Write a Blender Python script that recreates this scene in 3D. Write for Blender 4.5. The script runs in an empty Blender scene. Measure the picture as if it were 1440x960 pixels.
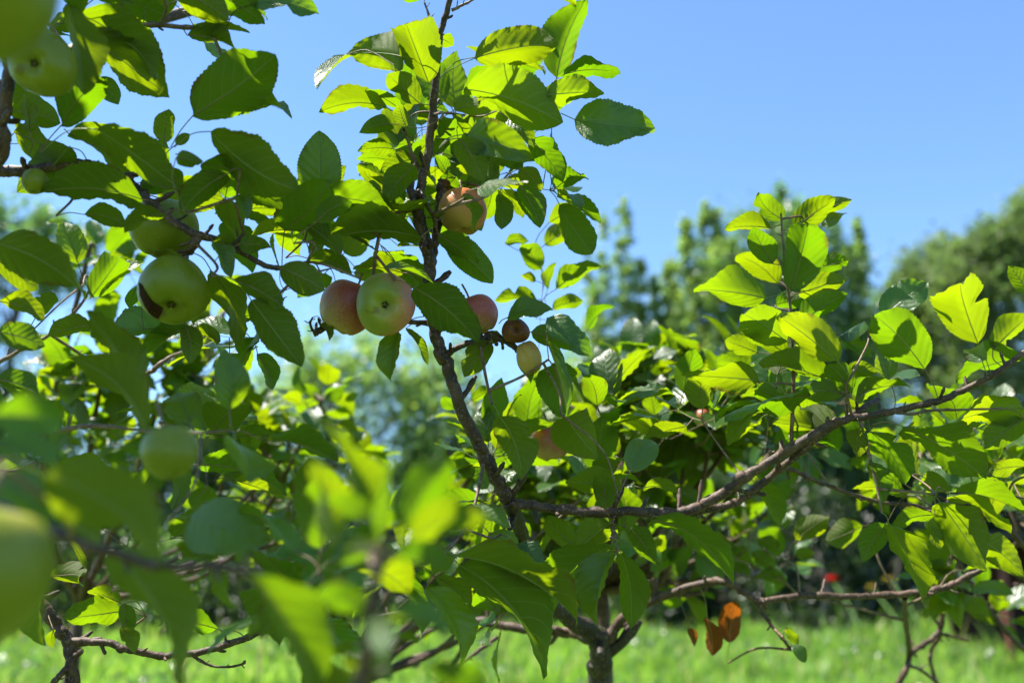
import bpy, math, random
import numpy as np
from mathutils import Vector, Matrix
random.seed(7); np.random.seed(7)
R = math.radians
sc = bpy.context.scene
COL = sc.collection
# ------------------------------------------------------------------ camera
PITCH, CAMZ, F = 14.0, 1.5, 1400.0
cd = bpy.data.cameras.new('camera'); cam = bpy.data.objects.new('camera', cd); COL.objects.link(cam)
cam.location = (0, 0, CAMZ); cam.rotation_euler = (R(90 + PITCH), 0, 0)
cd.lens = 35; cd.sensor_width = 36; cd.clip_start = 0.02; cd.clip_end = 2000
cd.dof.use_dof = True; cd.dof.focus_distance = 1.15; cd.dof.aperture_fstop = 3.1
sc.camera = cam
# ------------------------------------------------------------------ light
SUN_EL, SUN_AZ = 65.0, -82.0          # azimuth from the view direction, negative = left
S = Vector((math.sin(R(SUN_AZ)) * math.cos(R(SUN_EL)), math.cos(R(SUN_AZ)) * math.cos(R(SUN_EL)), math.sin(R(SUN_EL))))
w = bpy.data.worlds.new('World'); sc.world = w; w.use_nodes = True
nt = w.node_tree; bg = nt.nodes['Background']
sky = nt.nodes.new('ShaderNodeTexSky'); sky.sky_type = 'NISHITA'; sky.sun_disc = False
sky.sun_elevation = R(SUN_EL); sky.sun_rotation = R(SUN_AZ)
sky.air_density = 1.0; sky.dust_density = 0.15; sky.ozone_density = 1.6; sky.altitude = 400
tint = nt.nodes.new('ShaderNodeMix'); tint.data_type = 'RGBA'; tint.blend_type = 'MULTIPLY'; tint.inputs[0].default_value = 1
tint.inputs[7].default_value = (.86, 1.05, 1.22, 1); nt.links.new(sky.outputs[0], tint.inputs[6])
nt.links.new(tint.outputs[2], bg.inputs[0]); bg.inputs[1].default_value = 0.079
sd = bpy.data.lights.new('sun', 'SUN'); sd.energy = 5.0; sd.angle = R(0.53); sd.color = (1, .955, .88)
so = bpy.data.objects.new('sun', sd); COL.objects.link(so); so.rotation_euler = S.to_track_quat('Z', 'Y').to_euler()
so.location = (0, 0, 8)
sc.view_settings.view_transform = 'Standard'; sc.view_settings.look = 'None'
sc.view_settings.exposure = 1.6; sc.view_settings.gamma = 1
sc.cycles.max_bounces = 8; sc.cycles.transmission_bounces = 4; sc.cycles.diffuse_bounces = 3
sc.cycles.caustics_reflective = False; sc.cycles.caustics_refractive = False

CR = cam.rotation_euler.to_matrix()
def at(px, py, d):
    return Vector((0, 0, CAMZ)) + CR @ Vector(((px - 720) / F * d, -(py - 480) / F * d, -d))
def hgt(x, y):
    t = min(max(y - 5, 0), 50); return .060 * t * t / (t + 3) + .06 * math.sin(x * .23 + 1) * math.sin(y * .17) * min(1, max(0, (y - 5) / 8))
def ground_at(px, d):
    p = at(px, 480, d); return Vector((p.x, p.y, hgt(p.x, p.y)))

# ------------------------------------------------------------------ helpers
def mesh(name, v, f, mat=None, uv=None, rnd=None, smooth=True):
    me = bpy.data.meshes.new(name)
    v = np.asarray(v, dtype=np.float32).reshape(-1, 3)
    me.from_pydata(v.tolist(), [], f.tolist() if isinstance(f, np.ndarray) else f)
    if uv is not None:
        li = np.empty(len(me.loops), dtype=np.int32); me.loops.foreach_get('vertex_index', li)
        me.uv_layers.new(name='UVMap').data.foreach_set('uv', np.asarray(uv, dtype=np.float32)[li].ravel())
    if rnd is not None:
        a = me.attributes.new('rnd', 'FLOAT', 'POINT'); a.data.foreach_set('value', np.asarray(rnd, dtype=np.float32))
    if smooth: me.polygons.foreach_set('use_smooth', [True] * len(me.polygons))
    if mat: me.materials.append(mat)
    me.update()
    return me
def link(name, me, parent=None, M=None):
    o = bpy.data.objects.new(name, me); COL.objects.link(o)
    if parent: o.parent = parent
    if M is not None: o.matrix_basis = M
    return o
def tag(o, label=None, cat=None, group=None, kind=None):
    for k, x in (('label', label), ('category', cat), ('group', group), ('kind', kind)):
        if x: o[k] = x
    return o
def empty(name, loc):
    o = bpy.data.objects.new(name, None); COL.objects.link(o); o.location = loc; o.empty_display_size = .1
    return o

class Buf:
    def __init__(s): s.v = []; s.f = []; s.uv = []; s.r = []; s.n = 0
    def add(s, v, f, uv=None, r=0.0):
        v = np.asarray(v, dtype=np.float64).reshape(-1, 3); f = np.asarray(f)
        s.v.append(v); s.f.extend((f + s.n).tolist()); s.n += len(v)
        s.uv.append(np.zeros((len(v), 2)) if uv is None else np.asarray(uv))
        s.r.append(np.full(len(v), r) if np.isscalar(r) else np.asarray(r))
    def mesh(s, name, mat, off=None):
        v = np.concatenate(s.v)
        if off is not None: v = v - np.array(off)
        return mesh(name, v, s.f, mat, np.concatenate(s.uv), np.concatenate(s.r))

def spline(pts, step=4):
    """Catmull-Rom through rows of any width"""
    P = np.asarray(pts, dtype=float)
    if len(P) < 3:
        t = np.linspace(0, 1, step * 2 + 1)[:, None]; return P[0] * (1 - t) + P[-1] * t
    Q = np.vstack([2 * P[0] - P[1], P, 2 * P[-1] - P[-2]]); out = []
    for i in range(1, len(Q) - 2):
        a, b, c, d = Q[i - 1], Q[i], Q[i + 1], Q[i + 2]
        for k in range(step):
            t = k / step
            out.append(.5 * (2 * b + (c - a) * t + (2 * a - 5 * b + 4 * c - d) * t * t + (3 * b - a - 3 * c + d) * t ** 3))
    out.append(Q[-2]); return np.array(out)
def tube(P, rad, n=8, jit=0.0, cap=True):
    P = np.asarray(P, dtype=float); m = len(P)
    T = np.gradient(P, axis=0); T /= np.linalg.norm(T, axis=1)[:, None] + 1e-12
    u = np.cross(T[0], [0.31, 0.17, 0.93]); u /= np.linalg.norm(u); V = []
    for i in range(m):
        u = u - T[i] * np.dot(u, T[i]); u /= np.linalg.norm(u) + 1e-12; b = np.cross(T[i], u)
        a = np.arange(n) * 2 * np.pi / n
        r = rad[i] * (1 + jit * np.random.uniform(-1, 1, n))
        V.append(P[i] + (np.cos(a) * r)[:, None] * u + (np.sin(a) * r)[:, None] * b)
    V = np.concatenate(V); Fc = []
    for i in range(m - 1):
        for j in range(n):
            k = (j + 1) % n; Fc.append((i * n + j, i * n + k, (i + 1) * n + k, (i + 1) * n + j))
    if cap: Fc += [tuple(range(n))[::-1], tuple((m - 1) * n + j for j in range(n))]
    return V, Fc

# ------------------------------------------------------------------ materials
class N:
    def __init__(s, name):
        s.m = bpy.data.materials.new(name); s.m.use_nodes = True; s.t = s.m.node_tree; s.t.nodes.clear()
        s.out = s.t.nodes.new('ShaderNodeOutputMaterial')
    def n(s, ty, ins=None, **kw):
        x = s.t.nodes.new('ShaderNode' + ty)
        for k, v in kw.items(): setattr(x, k, v)
        for k, v in (ins or {}).items():
            if isinstance(v, bpy.types.NodeSocket): s.t.links.new(v, x.inputs[k])
            else:
                if isinstance(v, tuple) and len(v) == 3 and x.inputs[k].type == 'RGBA': v = v + (1,)
                x.inputs[k].default_value = v
        return x
    def math(s, op, a, b=0.0, c=0.0, clamp=False):
        return s.n('Math', {0: a, 1: b, 2: c}, operation=op, use_clamp=clamp).outputs[0]
    def mix(s, f, a, b, bt='MIX'):
        x = s.n('Mix', data_type='RGBA', blend_type=bt)
        for k, v in ((0, f), (6, a), (7, b)):
            if isinstance(v, bpy.types.NodeSocket): s.t.links.new(v, x.inputs[k])
            else: x.inputs[k].default_value = v if k == 0 else tuple(v) + (1,)
        return x.outputs[2]
    def rng(s, v, a, b, c=0.0, d=1.0):
        return s.n('MapRange', {0: v, 1: a, 2: b, 3: c, 4: d}, interpolation_type='SMOOTHSTEP').outputs[0]
    def done(s, sh): s.t.links.new(sh, s.out.inputs[0]); return s.m

def leaf_mat(name, top1, top2, bot, trans, fac=.47, spec=.62, rough=.34, browning=.0, brown=(.16, .07, .02)):
    k = N(name); uv = k.n('UVMap').outputs[0]; sp = k.n('SeparateXYZ', {0: uv}); u, v = sp.outputs[0], sp.outputs[1]
    rnd = k.n('Attribute', attribute_name='rnd').outputs['Fac']
    geo = k.n('NewGeometry'); back = geo.outputs['Backfacing']
    obj = k.n('TexCoord').outputs['Object']
    au = k.math('MULTIPLY', k.math('ABSOLUTE', k.math('SUBTRACT', u, .5)), 2)
    uvr = k.n('VectorMath', {0: uv, 1: k.n('CombineXYZ', {0: k.math('MULTIPLY', rnd, 37), 1: k.math('MULTIPLY', rnd, 11)}).outputs[0]}, operation='ADD').outputs[0]
    nz = k.n('TexNoise', {'Vector': uvr, 'Scale': 3.2, 'Detail': 3}).outputs[0]
    side = k.math('MULTIPLY', k.math('GREATER_THAN', u, .5), .43)
    q = k.math('ADD', k.math('SUBTRACT', k.math('MULTIPLY', k.math('ADD', v, k.math('MULTIPLY', nz, .07)), 7.5), k.math('MULTIPLY', k.math('POWER', au, 1.25), 1.9)), side)
    lat = k.rng(k.math('PINGPONG', q, .5), .0, .05, 1, 0)
    latw = k.rng(k.math('PINGPONG', q, .5), .0, .5, 1, 0)
    mid = k.rng(au, .015, .06, 1, 0)
    net = k.n('TexVoronoi', {'Vector': uvr, 'Scale': 26}, feature='DISTANCE_TO_EDGE').outputs[0]
    netm = k.rng(net, 0, .06, 1, 0)
    vein = k.math('MAXIMUM', mid, k.math('MAXIMUM', k.math('MULTIPLY', lat, .7), k.math('MULTIPLY', netm, .12)))
    tone = k.math('ADD', k.math('MULTIPLY', nz, .6), k.math('MULTIPLY', rnd, .5), clamp=True)
    ct = k.mix(vein, k.mix(tone, top1, top2), tuple(min(1, 1.3 * c + .035) for c in top2))
    cb = k.mix(k.math('MULTIPLY', vein, .95), k.mix(nz, bot, tuple(c * 1.4 for c in bot)), tuple(min(1, 2.6 * c + .10) for c in bot))
    base = k.mix(back, ct, cb)
    tr = k.mix(k.math('MULTIPLY', rnd, .9), trans, (trans[0] * .45, trans[1] * .84, trans[2] * 1.2))
    tr = k.mix(k.math('MULTIPLY', vein, .45), tr, (trans[0] * .5, trans[1] * .55, trans[2] + .01))
    tr = k.mix(k.math('MULTIPLY', netm, .14), tr, (trans[0] * .5, trans[1] * .6, trans[2]))
    tr = k.mix(k.rng(nz, .35, .75, 0, .3), tr, (trans[0] * .75, trans[1] * .8, trans[2]))
    spn = k.n('TexNoise', {'Vector': uvr, 'Scale': 9, 'Detail': 4}).outputs[0]
    edge = k.math('MULTIPLY', k.rng(au, .72, 1.0), k.rng(k.n('TexNoise', {'Vector': uvr, 'Scale': 2.2}).outputs[0], .56, .66))
    br = k.math('MAXIMUM', k.rng(spn, .70 - browning, .76 - browning), k.math('MULTIPLY', edge, .75))
    base = k.mix(br, base, brown); tr = k.mix(br, tr, tuple(c * .8 for c in brown))
    h = k.math('ADD', k.math('MULTIPLY', latw, -.6), k.math('ADD', k.math('MULTIPLY', mid, -.7), k.math('MULTIPLY', netm, -.16)))
    h = k.math('ADD', h, k.math('MULTIPLY', nz, .5))
    bp = k.n('Bump', {'Strength': .45, 'Distance': .0012, 'Height': h}).outputs[0]
    p = k.n('BsdfPrincipled', {'Base Color': base, 'Roughness': k.math('ADD', k.math('MULTIPLY', back, .28), rough), 'Normal': bp,
            'Specular IOR Level': k.math('SUBTRACT', spec, k.math('MULTIPLY', back, spec * .6))})
    t = k.n('BsdfTranslucent', {'Color': tr, 'Normal': bp})
    return k.done(k.n('MixShader', {0: fac, 1: p.outputs[0], 2: t.outputs[0]}).outputs[0])
M_LEAF = leaf_mat('apple_leaf', (.018, .052, .007), (.032, .078, .010), (.046, .055, .013), (.31, .41, .0015), fac=.5)
M_LEAF_LIT = leaf_mat('sunlit_apple_leaf', (.03, .08, .008), (.05, .11, .011), (.055, .075, .014), (.38, .48, .002), fac=.5)  # brighter copy of the leaf material, sunlit glow put into its colours
M_ORANGE = leaf_mat('withered_leaf', (.30, .09, .015), (.35, .13, .02), (.15, .045, .008), (.40, .09, .004), fac=.5, browning=.13)
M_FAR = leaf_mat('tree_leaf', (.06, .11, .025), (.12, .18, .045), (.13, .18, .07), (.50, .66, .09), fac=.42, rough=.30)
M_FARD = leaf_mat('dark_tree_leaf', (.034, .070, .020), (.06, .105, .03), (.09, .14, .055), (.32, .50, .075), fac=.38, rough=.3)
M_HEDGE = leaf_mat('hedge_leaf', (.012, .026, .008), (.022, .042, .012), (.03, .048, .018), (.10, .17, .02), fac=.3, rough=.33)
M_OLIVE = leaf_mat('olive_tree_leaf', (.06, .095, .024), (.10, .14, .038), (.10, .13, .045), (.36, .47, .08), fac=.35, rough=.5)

def bark_mat(name, c1, c2, c3, sc_=1.0):
    k = N(name); o = k.n('TexCoord').outputs['Object']
    n1 = k.n('TexNoise', {'Vector': o, 'Scale': 55 * sc_, 'Detail': 5}).outputs[0]
    n2 = k.n('TexNoise', {'Vector': o, 'Scale': 260 * sc_, 'Detail': 3}).outputs[0]
    vo = k.n('TexVoronoi', {'Vector': o, 'Scale': 210 * sc_}).outputs['Distance']
    c = k.mix(k.rng(n1, .35, .68), c1, c2); c = k.mix(k.rng(vo, .12, .2, .75, 0), c, c3)
    c = k.mix(k.rng(n2, .55, .75, 0, .5), c, c3)
    h = k.math('ADD', k.math('MULTIPLY', n1, .8), k.math('MULTIPLY', n2, .5))
    b = k.n('Bump', {'Strength': .9, 'Distance': .0016 / sc_, 'Height': h}).outputs[0]
    p = k.n('BsdfPrincipled', {'Base Color': c, 'Roughness': .62, 'Normal': b, 'Specular IOR Level': .4})
    return k.done(p.outputs[0])
M_BARK = bark_mat('apple_bark', (.036, .019, .011), (.090, .050, .031), (.25, .185, .135))
M_TWIG = bark_mat('young_twig_bark', (.10, .055, .03), (.18, .12, .07), (.34, .28, .20), 1.5)
M_OLD = bark_mat('old_apple_bark', (.018, .013, .010), (.042, .031, .024), (.17, .13, .10), .6)
M_TRUNK = bark_mat('trunk_bark', (.07, .055, .045), (.13, .11, .09), (.2, .18, .15), .12)
def plain(name, c, rough=.6, spec=.4, noise=60, amt=.25, sss=0):
    k = N(name); o = k.n('TexCoord').outputs['Object']; n = k.n('TexNoise', {'Vector': o, 'Scale': noise, 'Detail': 4}).outputs[0]
    col = k.mix(n, tuple(x * (1 - amt) for x in c), tuple(min(1, x * (1 + amt)) for x in c))
    b = k.n('Bump', {'Strength': .3, 'Distance': .0005, 'Height': n}).outputs[0]
    ins = {'Base Color': col, 'Roughness': rough, 'Specular IOR Level': spec, 'Normal': b}
    return k.done(k.n('BsdfPrincipled', ins).outputs[0])
def pet_mat(name, c, t):
    k = N(name); return k.done(k.n('MixShader', {0: .4, 1: k.n('BsdfPrincipled', {'Base Color': c, 'Roughness': .45}).outputs[0], 2: k.n('BsdfTranslucent', {'Color': t}).outputs[0]}).outputs[0])
M_PET = pet_mat('petiole_green', (.22, .28, .08), (.25, .33, .05)); M_PETR = pet_mat('petiole_reddish', (.28, .18, .09), (.3, .22, .05))
M_DRY = plain('dry_calyx', (.13, .10, .05), .85, .2, 300, .5)
M_ROT = plain('rotten_hollow', (.035, .016, .008), .9, .1, 150, .6)

def apple_mat(name, g1, g2, r1, r2, blush, rough=.33):
    k = N(name); o = k.n('TexCoord').outputs['Object']; s_ = k.n('SeparateXYZ', {0: o})
    ln = k.n('VectorMath', {0: o}, operation='NORMALIZE').outputs[0]
    st = k.n('Mapping', {'Vector': ln, 'Scale': (9, 9, 1.2)}).outputs[0]
    ns = k.n('TexNoise', {'Vector': st, 'Scale': 1.6, 'Detail': 4}).outputs[0]
    nb = k.n('TexNoise', {'Vector': ln, 'Scale': 1.1, 'Detail': 2}).outputs[0]
    sx = k.n('SeparateXYZ', {0: ln})
    d = k.math('ADD', k.math('MULTIPLY', sx.outputs[0], .35), k.math('MULTIPLY', sx.outputs[2], .42))
    f = k.rng(k.math('ADD', k.math('ADD', d, blush), k.math('ADD', k.math('MULTIPLY', ns, .45), k.math('MULTIPLY', nb, .5))), .55, 1.15)
    g = k.mix(nb, g1, g2); r = k.mix(ns, r1, r2); c = k.mix(f, g, r)
    vo = k.n('TexVoronoi', {'Vector': o, 'Scale': 190}); dots = k.rng(vo.outputs['Distance'], .06, .13, .55, 0)
    c = k.mix(dots, c, (.42, .40, .22))
    fine = k.n('TexNoise', {'Vector': o, 'Scale': 35, 'Detail': 5}).outputs[0]
    c = k.mix(k.rng(fine, .66, .74, 0, .6), c, (.10, .07, .02))
    stk = k.n('TexNoise', {'Vector': k.n('Mapping', {'Vector': ln, 'Scale': (26, 26, 1.6)}).outputs[0], 'Scale': 1.3, 'Detail': 3}).outputs[0]
    c = k.mix(k.math('MULTIPLY', k.rng(stk, .52, .70), k.math('ADD', k.math('MULTIPLY', f, .5), .06)), c, tuple(x * .72 for x in r1))
    rus = k.math('MULTIPLY', k.rng(sx.outputs[2], .62, .98), k.rng(k.n('TexNoise', {'Vector': ln, 'Scale': 5, 'Detail': 4}).outputs[0], .42, .6))
    c = k.mix(k.math('MULTIPLY', rus, .7), c, (.20, .13, .05))
    bp = k.n('Bump', {'Strength': .15, 'Distance': .001, 'Height': k.n('TexNoise', {'Vector': o, 'Scale': 45, 'Detail': 2}).outputs[0]}).outputs[0]
    p = k.n('BsdfPrincipled', {'Base Color': c, 'Roughness': k.math('ADD', k.math('MULTIPLY', fine, .15), rough), 'Normal': bp, 'Specular IOR Level': .35,
            'Subsurface Weight': .12, 'Subsurface Radius': (1, .6, .2), 'Subsurface Scale': .006})
    return k.done(p.outputs[0])
G1, G2 = (.115, .15, .003), (.18, .205, .008)
M_AG = apple_mat('green_apple_skin', G1, G2, (.45, .40, .08), (.42, .33, .08), -.35)
M_AP = apple_mat('pink_green_apple_skin', (.16, .21, .015), (.28, .30, .04), (.48, .13, .08), (.56, .25, .17), .52)
M_AR = apple_mat('red_apple_skin', (.42, .30, .12), (.42, .26, .10), (.26, .045, .028), (.36, .10, .06), .60)
M_AR2 = apple_mat('orange_red_apple_skin', (.36, .22, .05), (.40, .24, .06), (.42, .10, .035), (.48, .17, .06), .50)
M_AROT = apple_mat('rotten_apple_skin', (.10, .035, .012), (.16, .05, .015), (.14, .03, .012), (.05, .02, .008), .2, .45)
M_ASH = apple_mat('shrivelled_apple_skin', (.45, .27, .06), (.52, .36, .09), (.40, .15, .04), (.34, .12, .03), .0, .38)

# ------------------------------------------------------------------ leaf geometry
def leaf_geo(L, W, fold=.35, arch=.06, side=.0, und=.03, twist=0., cup=0., nt_=40, ns_=8, notch=None, serr=True, seed=0):
    rs = np.random.RandomState(seed)
    t = np.linspace(0, 1, nt_ + 1); s = np.linspace(-1, 1, ns_ + 1)
    pk = rs.uniform(.84, 1.02)
    prof = np.clip(t, 0, 1) ** (.50 * pk + .06) * np.clip(1 - t, 0, 1) ** rs.uniform(.58, .80) * (1 - .45 * t ** 9)
    prof /= prof.max()
    prof = np.maximum(prof, .012)
    T, Sx = np.meshgrid(t, s, indexing='ij')
    hw = np.repeat(prof[:, None], ns_ + 1, 1) * W / 2
    asym = 1 + .07 * rs.uniform(-1, 1) * np.sign(Sx)
    if serr:
        z = np.where(np.arange(nt_ + 1) % 2 == 0, 1.0, 0.955)[:, None]
        hw = hw * np.where(np.abs(Sx) > .99, z, 1)
    hw = hw * asym * (1 + .05 * np.sin(T * 7 + rs.uniform(0, 6)) * np.sign(Sx))
    if notch:
        for (nt0, nd, nw, sg) in notch:
            hw = hw * (1 - nd * np.exp(-((T - nt0) / nw) ** 2) * (np.sign(Sx) == sg))
    off = Sx * hw
    fa = fold * (.55 + .45 * np.sin(np.pi * T))
    x = off * np.cos(fa); z = np.abs(off) * np.sin(fa)
    z = z - cup * (off / (W / 2 + 1e-6)) ** 2 * W
    ph = rs.uniform(0, 6.3); ph2 = rs.uniform(0, 6.3)
    z = z + und * W * (Sx ** 2) * np.where(Sx > 0, np.sin(T * 11 + ph), np.sin(T * 9.5 + ph2))
    z = z + .018 * W * np.abs(Sx) * np.sin(T * 45 - np.abs(Sx) * 9)          # quilting between side veins
    tw = twist * (T - .3); x, z = x * np.cos(tw) - z * np.sin(tw), x * np.sin(tw) + z * np.cos(tw)
    mz = arch * L * 4 * T * (1 - T); mx = side * L * 4 * T * (1 - T)
    y = T * L + np.abs(off) * .10 * (1 - T)
    V = np.stack([x + mx, y, z + mz], -1).reshape(-1, 3)
    UV = np.stack([(Sx + 1) / 2, T], -1).reshape(-1, 2)
    n1 = ns_ + 1; i, j = np.meshgrid(np.arange(nt_), np.arange(ns_), indexing='ij'); i = i.ravel(); j = j.ravel()
    Fc = np.stack([i * n1 + j, i * n1 + j + 1, (i + 1) * n1 + j + 1, (i + 1) * n1 + j], 1)
    return V, Fc, UV
def frame(B, T, up):
    y = (T - B).normalized(); z = (up - y * up.dot(y)).normalized(); x = y.cross(z)
    M = Matrix((x, y, z)).transposed().to_4x4(); M.translation = B; return M
CAM = Vector((0, 0, CAMZ))
UP = Vector((0, 0, 1))

class Tree:
    def __init__(s, root, label, cat='apple tree', group=None):
        s.root = tag(empty('apple_tree', root), label, cat, group); s.off = Vector(root)
        s.samples = []; s.leaves = []; s.twigbuf = Buf(); s.extra = []
    def local(s, M): return Matrix.Translation(-s.off) @ M
    def branch(s, name, pts, mat=M_BARK, jit=.07, n=10, step=5, knots=True):
        """pts rows: px py depth radius_mm"""
        W = [tuple(at(a, b, c)) + (r / 1000,) for a, b, c, r in pts]
        return s.branch3(name, W, mat, jit, n, step, knots)
    def branch3(s, name, W, mat=M_BARK, jit=.07, n=10, step=5, knots=True):
        P = spline(W, step); rad = np.maximum(P[:, 3], .0004)
        if knots:
            for i in range(len(rad)):
                if random.random() < .14: rad[i] *= random.uniform(1.12, 1.32)
            P[1:-1, :3] += np.random.normal(0, 1, (len(P) - 2, 3)) * rad[1:-1, None] * .12
        P2 = spline(np.hstack([P[:, :3], rad[:, None]]), 3)
        v, f = tube(P2[:, :3], P2[:, 3], n, jit)
        bb = Buf(); bb.add(v, np.array(f[:-2])); n0 = n
        if knots:                       # short fruiting spurs and pruned snags growing out of the wood
            i = random.randint(3, 8)
            while i < len(P2) - 4:
                c0, t0 = P2[i][:3], P2[i + 1][:3] - P2[i - 1][:3]; t0 = t0 / (np.linalg.norm(t0) + 1e-9)
                q = np.random.normal(0, 1, 3); q -= t0 * q.dot(t0); q /= np.linalg.norm(q); q = q + t0 * .5
                L_ = random.uniform(1.3, 3.2) * P2[i][3] + .002; r0 = P2[i][3] * random.uniform(.30, .5)
                kk = np.array([c0 + q * P2[i][3] * .4, c0 + q * (P2[i][3] + L_ * .4), c0 + q * (P2[i][3] + L_ * .7) + [0, 0, L_ * .1], c0 + q * (P2[i][3] + L_) + [0, 0, L_ * .2]])
                sv, sf = tube(kk, [r0 * 1.3, r0, r0 * 1.25, r0 * .7], 6, .15); bb.add(sv, np.array(sf[:-2])); bb.add(sv[-6:], [(0, 1, 2, 3), (0, 3, 4, 5)])
                i += random.randint(7, 22)
        o = link(name, bb.mesh(name, mat, s.off), s.root)
        for p in P2[::2]: s.samples.append((Vector(p[:3]), p[3]))
        return o
    def attach(s, B, axis):
        best = None
        for p, r in s.samples:
            d = B - p; L = d.length
            c = L * (1.0 + .5 * (1 - (d.normalized().dot(axis) if L > 1e-6 else 0)))
            if best is None or c < best[0]: best = (c, p, r, L)
        return best
    def build(s, maxn=100):
        s.leaves.sort(key=lambda q: -q['size'])
        buf = Buf(); ymat = None
        for i, q in enumerate(s.leaves):
            hero = i < maxn
            V, Fc, UV = leaf_geo(q['L'], q['W'], nt_=44 if hero else 20, ns_=8 if hero else 4, serr=hero, **q['g'])
            B, ax = q['M'].translation, q['M'].to_3x3() @ Vector((0, 1, 0))
            a = q.get('A')
            if a is None:
                c, p, r, dist = s.attach(B, ax)
                pl = .022 + .012 * random.random()
                if dist > .06 and dist < .6:
                    d = (B - p)
                    mid = p + d * .55 + Vector((random.uniform(-.04, .04), random.uniform(-.04, .04), random.uniform(-.06, .01))) * dist
                    e = B - ax * pl * .8 - Vector((0, 0, .3)) * pl
                    rr = min(max(.0013, .0011 + dist * .005), r)
                    pts = spline([tuple(p) + (rr * 1.3,), tuple(mid) + (rr,), tuple(e) + (rr * .8,)], 5)
                    v, f = tube(pts[:, :3], pts[:, 3], 6, .08)
                    s.twigbuf.add(v, np.array(f[:-2]))
                    for pp in pts[3:]: s.samples.append((Vector(pp[:3]), pp[3]))
                    a = Vector(pts[-1][:3])
                else: a = p
            # petiole, continued as the raised midrib on the underside
            Mi = q['M'].inverted(); al = np.array(Mi @ a)
            ml = V.reshape(-1, (8 if hero else 4) + 1, 3)[:, 4 if hero else 2]
            dl = np.linalg.norm(al)
            pet = spline([al, al * .45 + np.array([0, -dl * .12, dl * .10]), np.array([0, 0, 0])], 4)
            rp = .0006 if q['L'] > .05 else .0005
            step = 4 if hero else 5
            pts = np.vstack([pet, ml[1:-2:step] + np.array([0, 0, -rp * .35])])
            rr = np.concatenate([np.full(len(pet), rp), np.linspace(rp * .95, rp * .25, len(ml[1:-2:step]))])
            pv, pf = tube(pts, rr, 5)
            if hero:
                o = link('leaf', mesh('leaf', V, Fc, q['mat'], UV, np.full(len(V), q['rnd'])), s.root, s.local(q['M']))
                if q.get('label'): o['label'] = q['label']
                link('petiole', mesh('petiole', pv, pf, M_PETR if q['rnd'] > .7 else M_PET), o)
            else:
                A4 = np.array(q['M'])
                buf.add(V @ A4[:3, :3].T + A4[:3, 3], Fc, UV, q['rnd'])
                s.twigbuf.add(pv @ A4[:3, :3].T + A4[:3, 3], np.array(pf[:-2]))
        if buf.n:
            o = link('leaves', buf.mesh('leaves', M_LEAF, s.off), s.root); o['kind'] = 'stuff'
        if s.twigbuf.n:
            o = link('twigs', s.twigbuf.mesh('twigs', M_TWIG, s.off), s.root); o['kind'] = 'stuff'

    def leaf_px(s, bx, by, tx, ty, w_, d, flags='l', A=None, label=None):
        w_ *= .94
        Lp = math.hypot(tx - bx, ty - by); rho = random.uniform(.60, .68); fold = random.uniform(.2, .72)
        if 'f' in flags: fold = .8
        if 'n' in flags: rho = .36
        Wv = w_ * d / F; Lv = Lp * d / F; cf = math.cos(fold * .85)
        Ltrue = max(Lv, Wv / (rho * cf)); tilt = min(math.acos(min(1, Lv / Ltrue)), R(62))
        tilt = max(tilt, R(random.uniform(4, 16))); Ltrue = Lv / math.cos(tilt)
        Wt = max(rho * Ltrue, 0.001); roll = math.acos(min(1, Wv / (Wt * cf))); roll = min(roll, R(74)); Wt = Wv / (math.cos(roll) * cf)
        roll = max(roll, R(random.uniform(5, 18)))
        if Wt > .80 * Ltrue: Wt = .80 * Ltrue
        up = 'u' in flags; best = None; dz = Ltrue * math.sin(tilt) / 2
        if 'g' in flags:                         # sheet that mirrors the sun towards the lens
            c0 = at((bx + tx) / 2, (by + ty) / 2, d); h = (S + (CAM - c0).normalized()).normalized()
            rB = (at(bx, by, 1) - CAM); rT = (at(tx, ty, 1) - CAM)
            kk = rB.dot(h) / max(1e-3, rT.dot(h)) if rT.dot(h) * rB.dot(h) > 0 else 1
            kk = min(max(kk, .93), 1.07)
            B = CAM + rB * (d * 2 / (1 + kk)); T = CAM + rT * (d * 2 * kk / (1 + kk)); M = frame(B, T, h)
            Ltrue = (T - B).length; fold = .1
        else:
            for s1 in (-1, 1):
                B = at(bx, by, d - s1 * dz); T = at(tx, ty, d + s1 * dz); a = (T - B).normalized()
                toc = (CAM - (B + T) / 2).normalized(); n0 = (toc - a * toc.dot(a)).normalized()
                for s2 in (-1, 1):
                    nn = Matrix.Rotation(s2 * roll, 3, a) @ n0
                    if not up: nn = -nn
                    sc_ = nn.z + random.uniform(-.12, .12)
                    if best is None or sc_ > best[0]: best = (sc_, B, T, nn)
            _, B, T, nn = best; M = frame(B, T, nn); Ltrue = (T - B).length
        arch = random.uniform(.03, .15)
        g = dict(fold=fold, arch=arch, side=random.uniform(-.05, .05), und=random.uniform(.035, .085), twist=random.uniform(-.6, .6),
                 cup=random.uniform(-.04, .09), seed=random.randrange(9999))
        if 'c' in flags: g['side'] = .14
        if 'C' in flags: g['side'] = -.14
        if 'n' in flags: g['twist'] = .5; g['fold'] = .9
        if 'g' in flags: g.update(twist=.0, arch=.02, und=.035, cup=0.02, side=0)
        if random.random() < .15: g['cup'] = random.choice((-.16, .2)); g['twist'] = random.choice((-1.1, 1.1))
        if 'b' in flags or random.random() < .2:
            g['notch'] = [(random.uniform(.3, .8), random.uniform(.25, .6), random.uniform(.04, .09), random.choice((-1, 1)))]
        rv = random.random()
        mat = M_LEAF
        if 'y' in flags: mat = M_LEAF_LIT
        if 'o' in flags: mat = M_ORANGE
        if A is not None: A = at(A[0], A[1], d)
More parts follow.
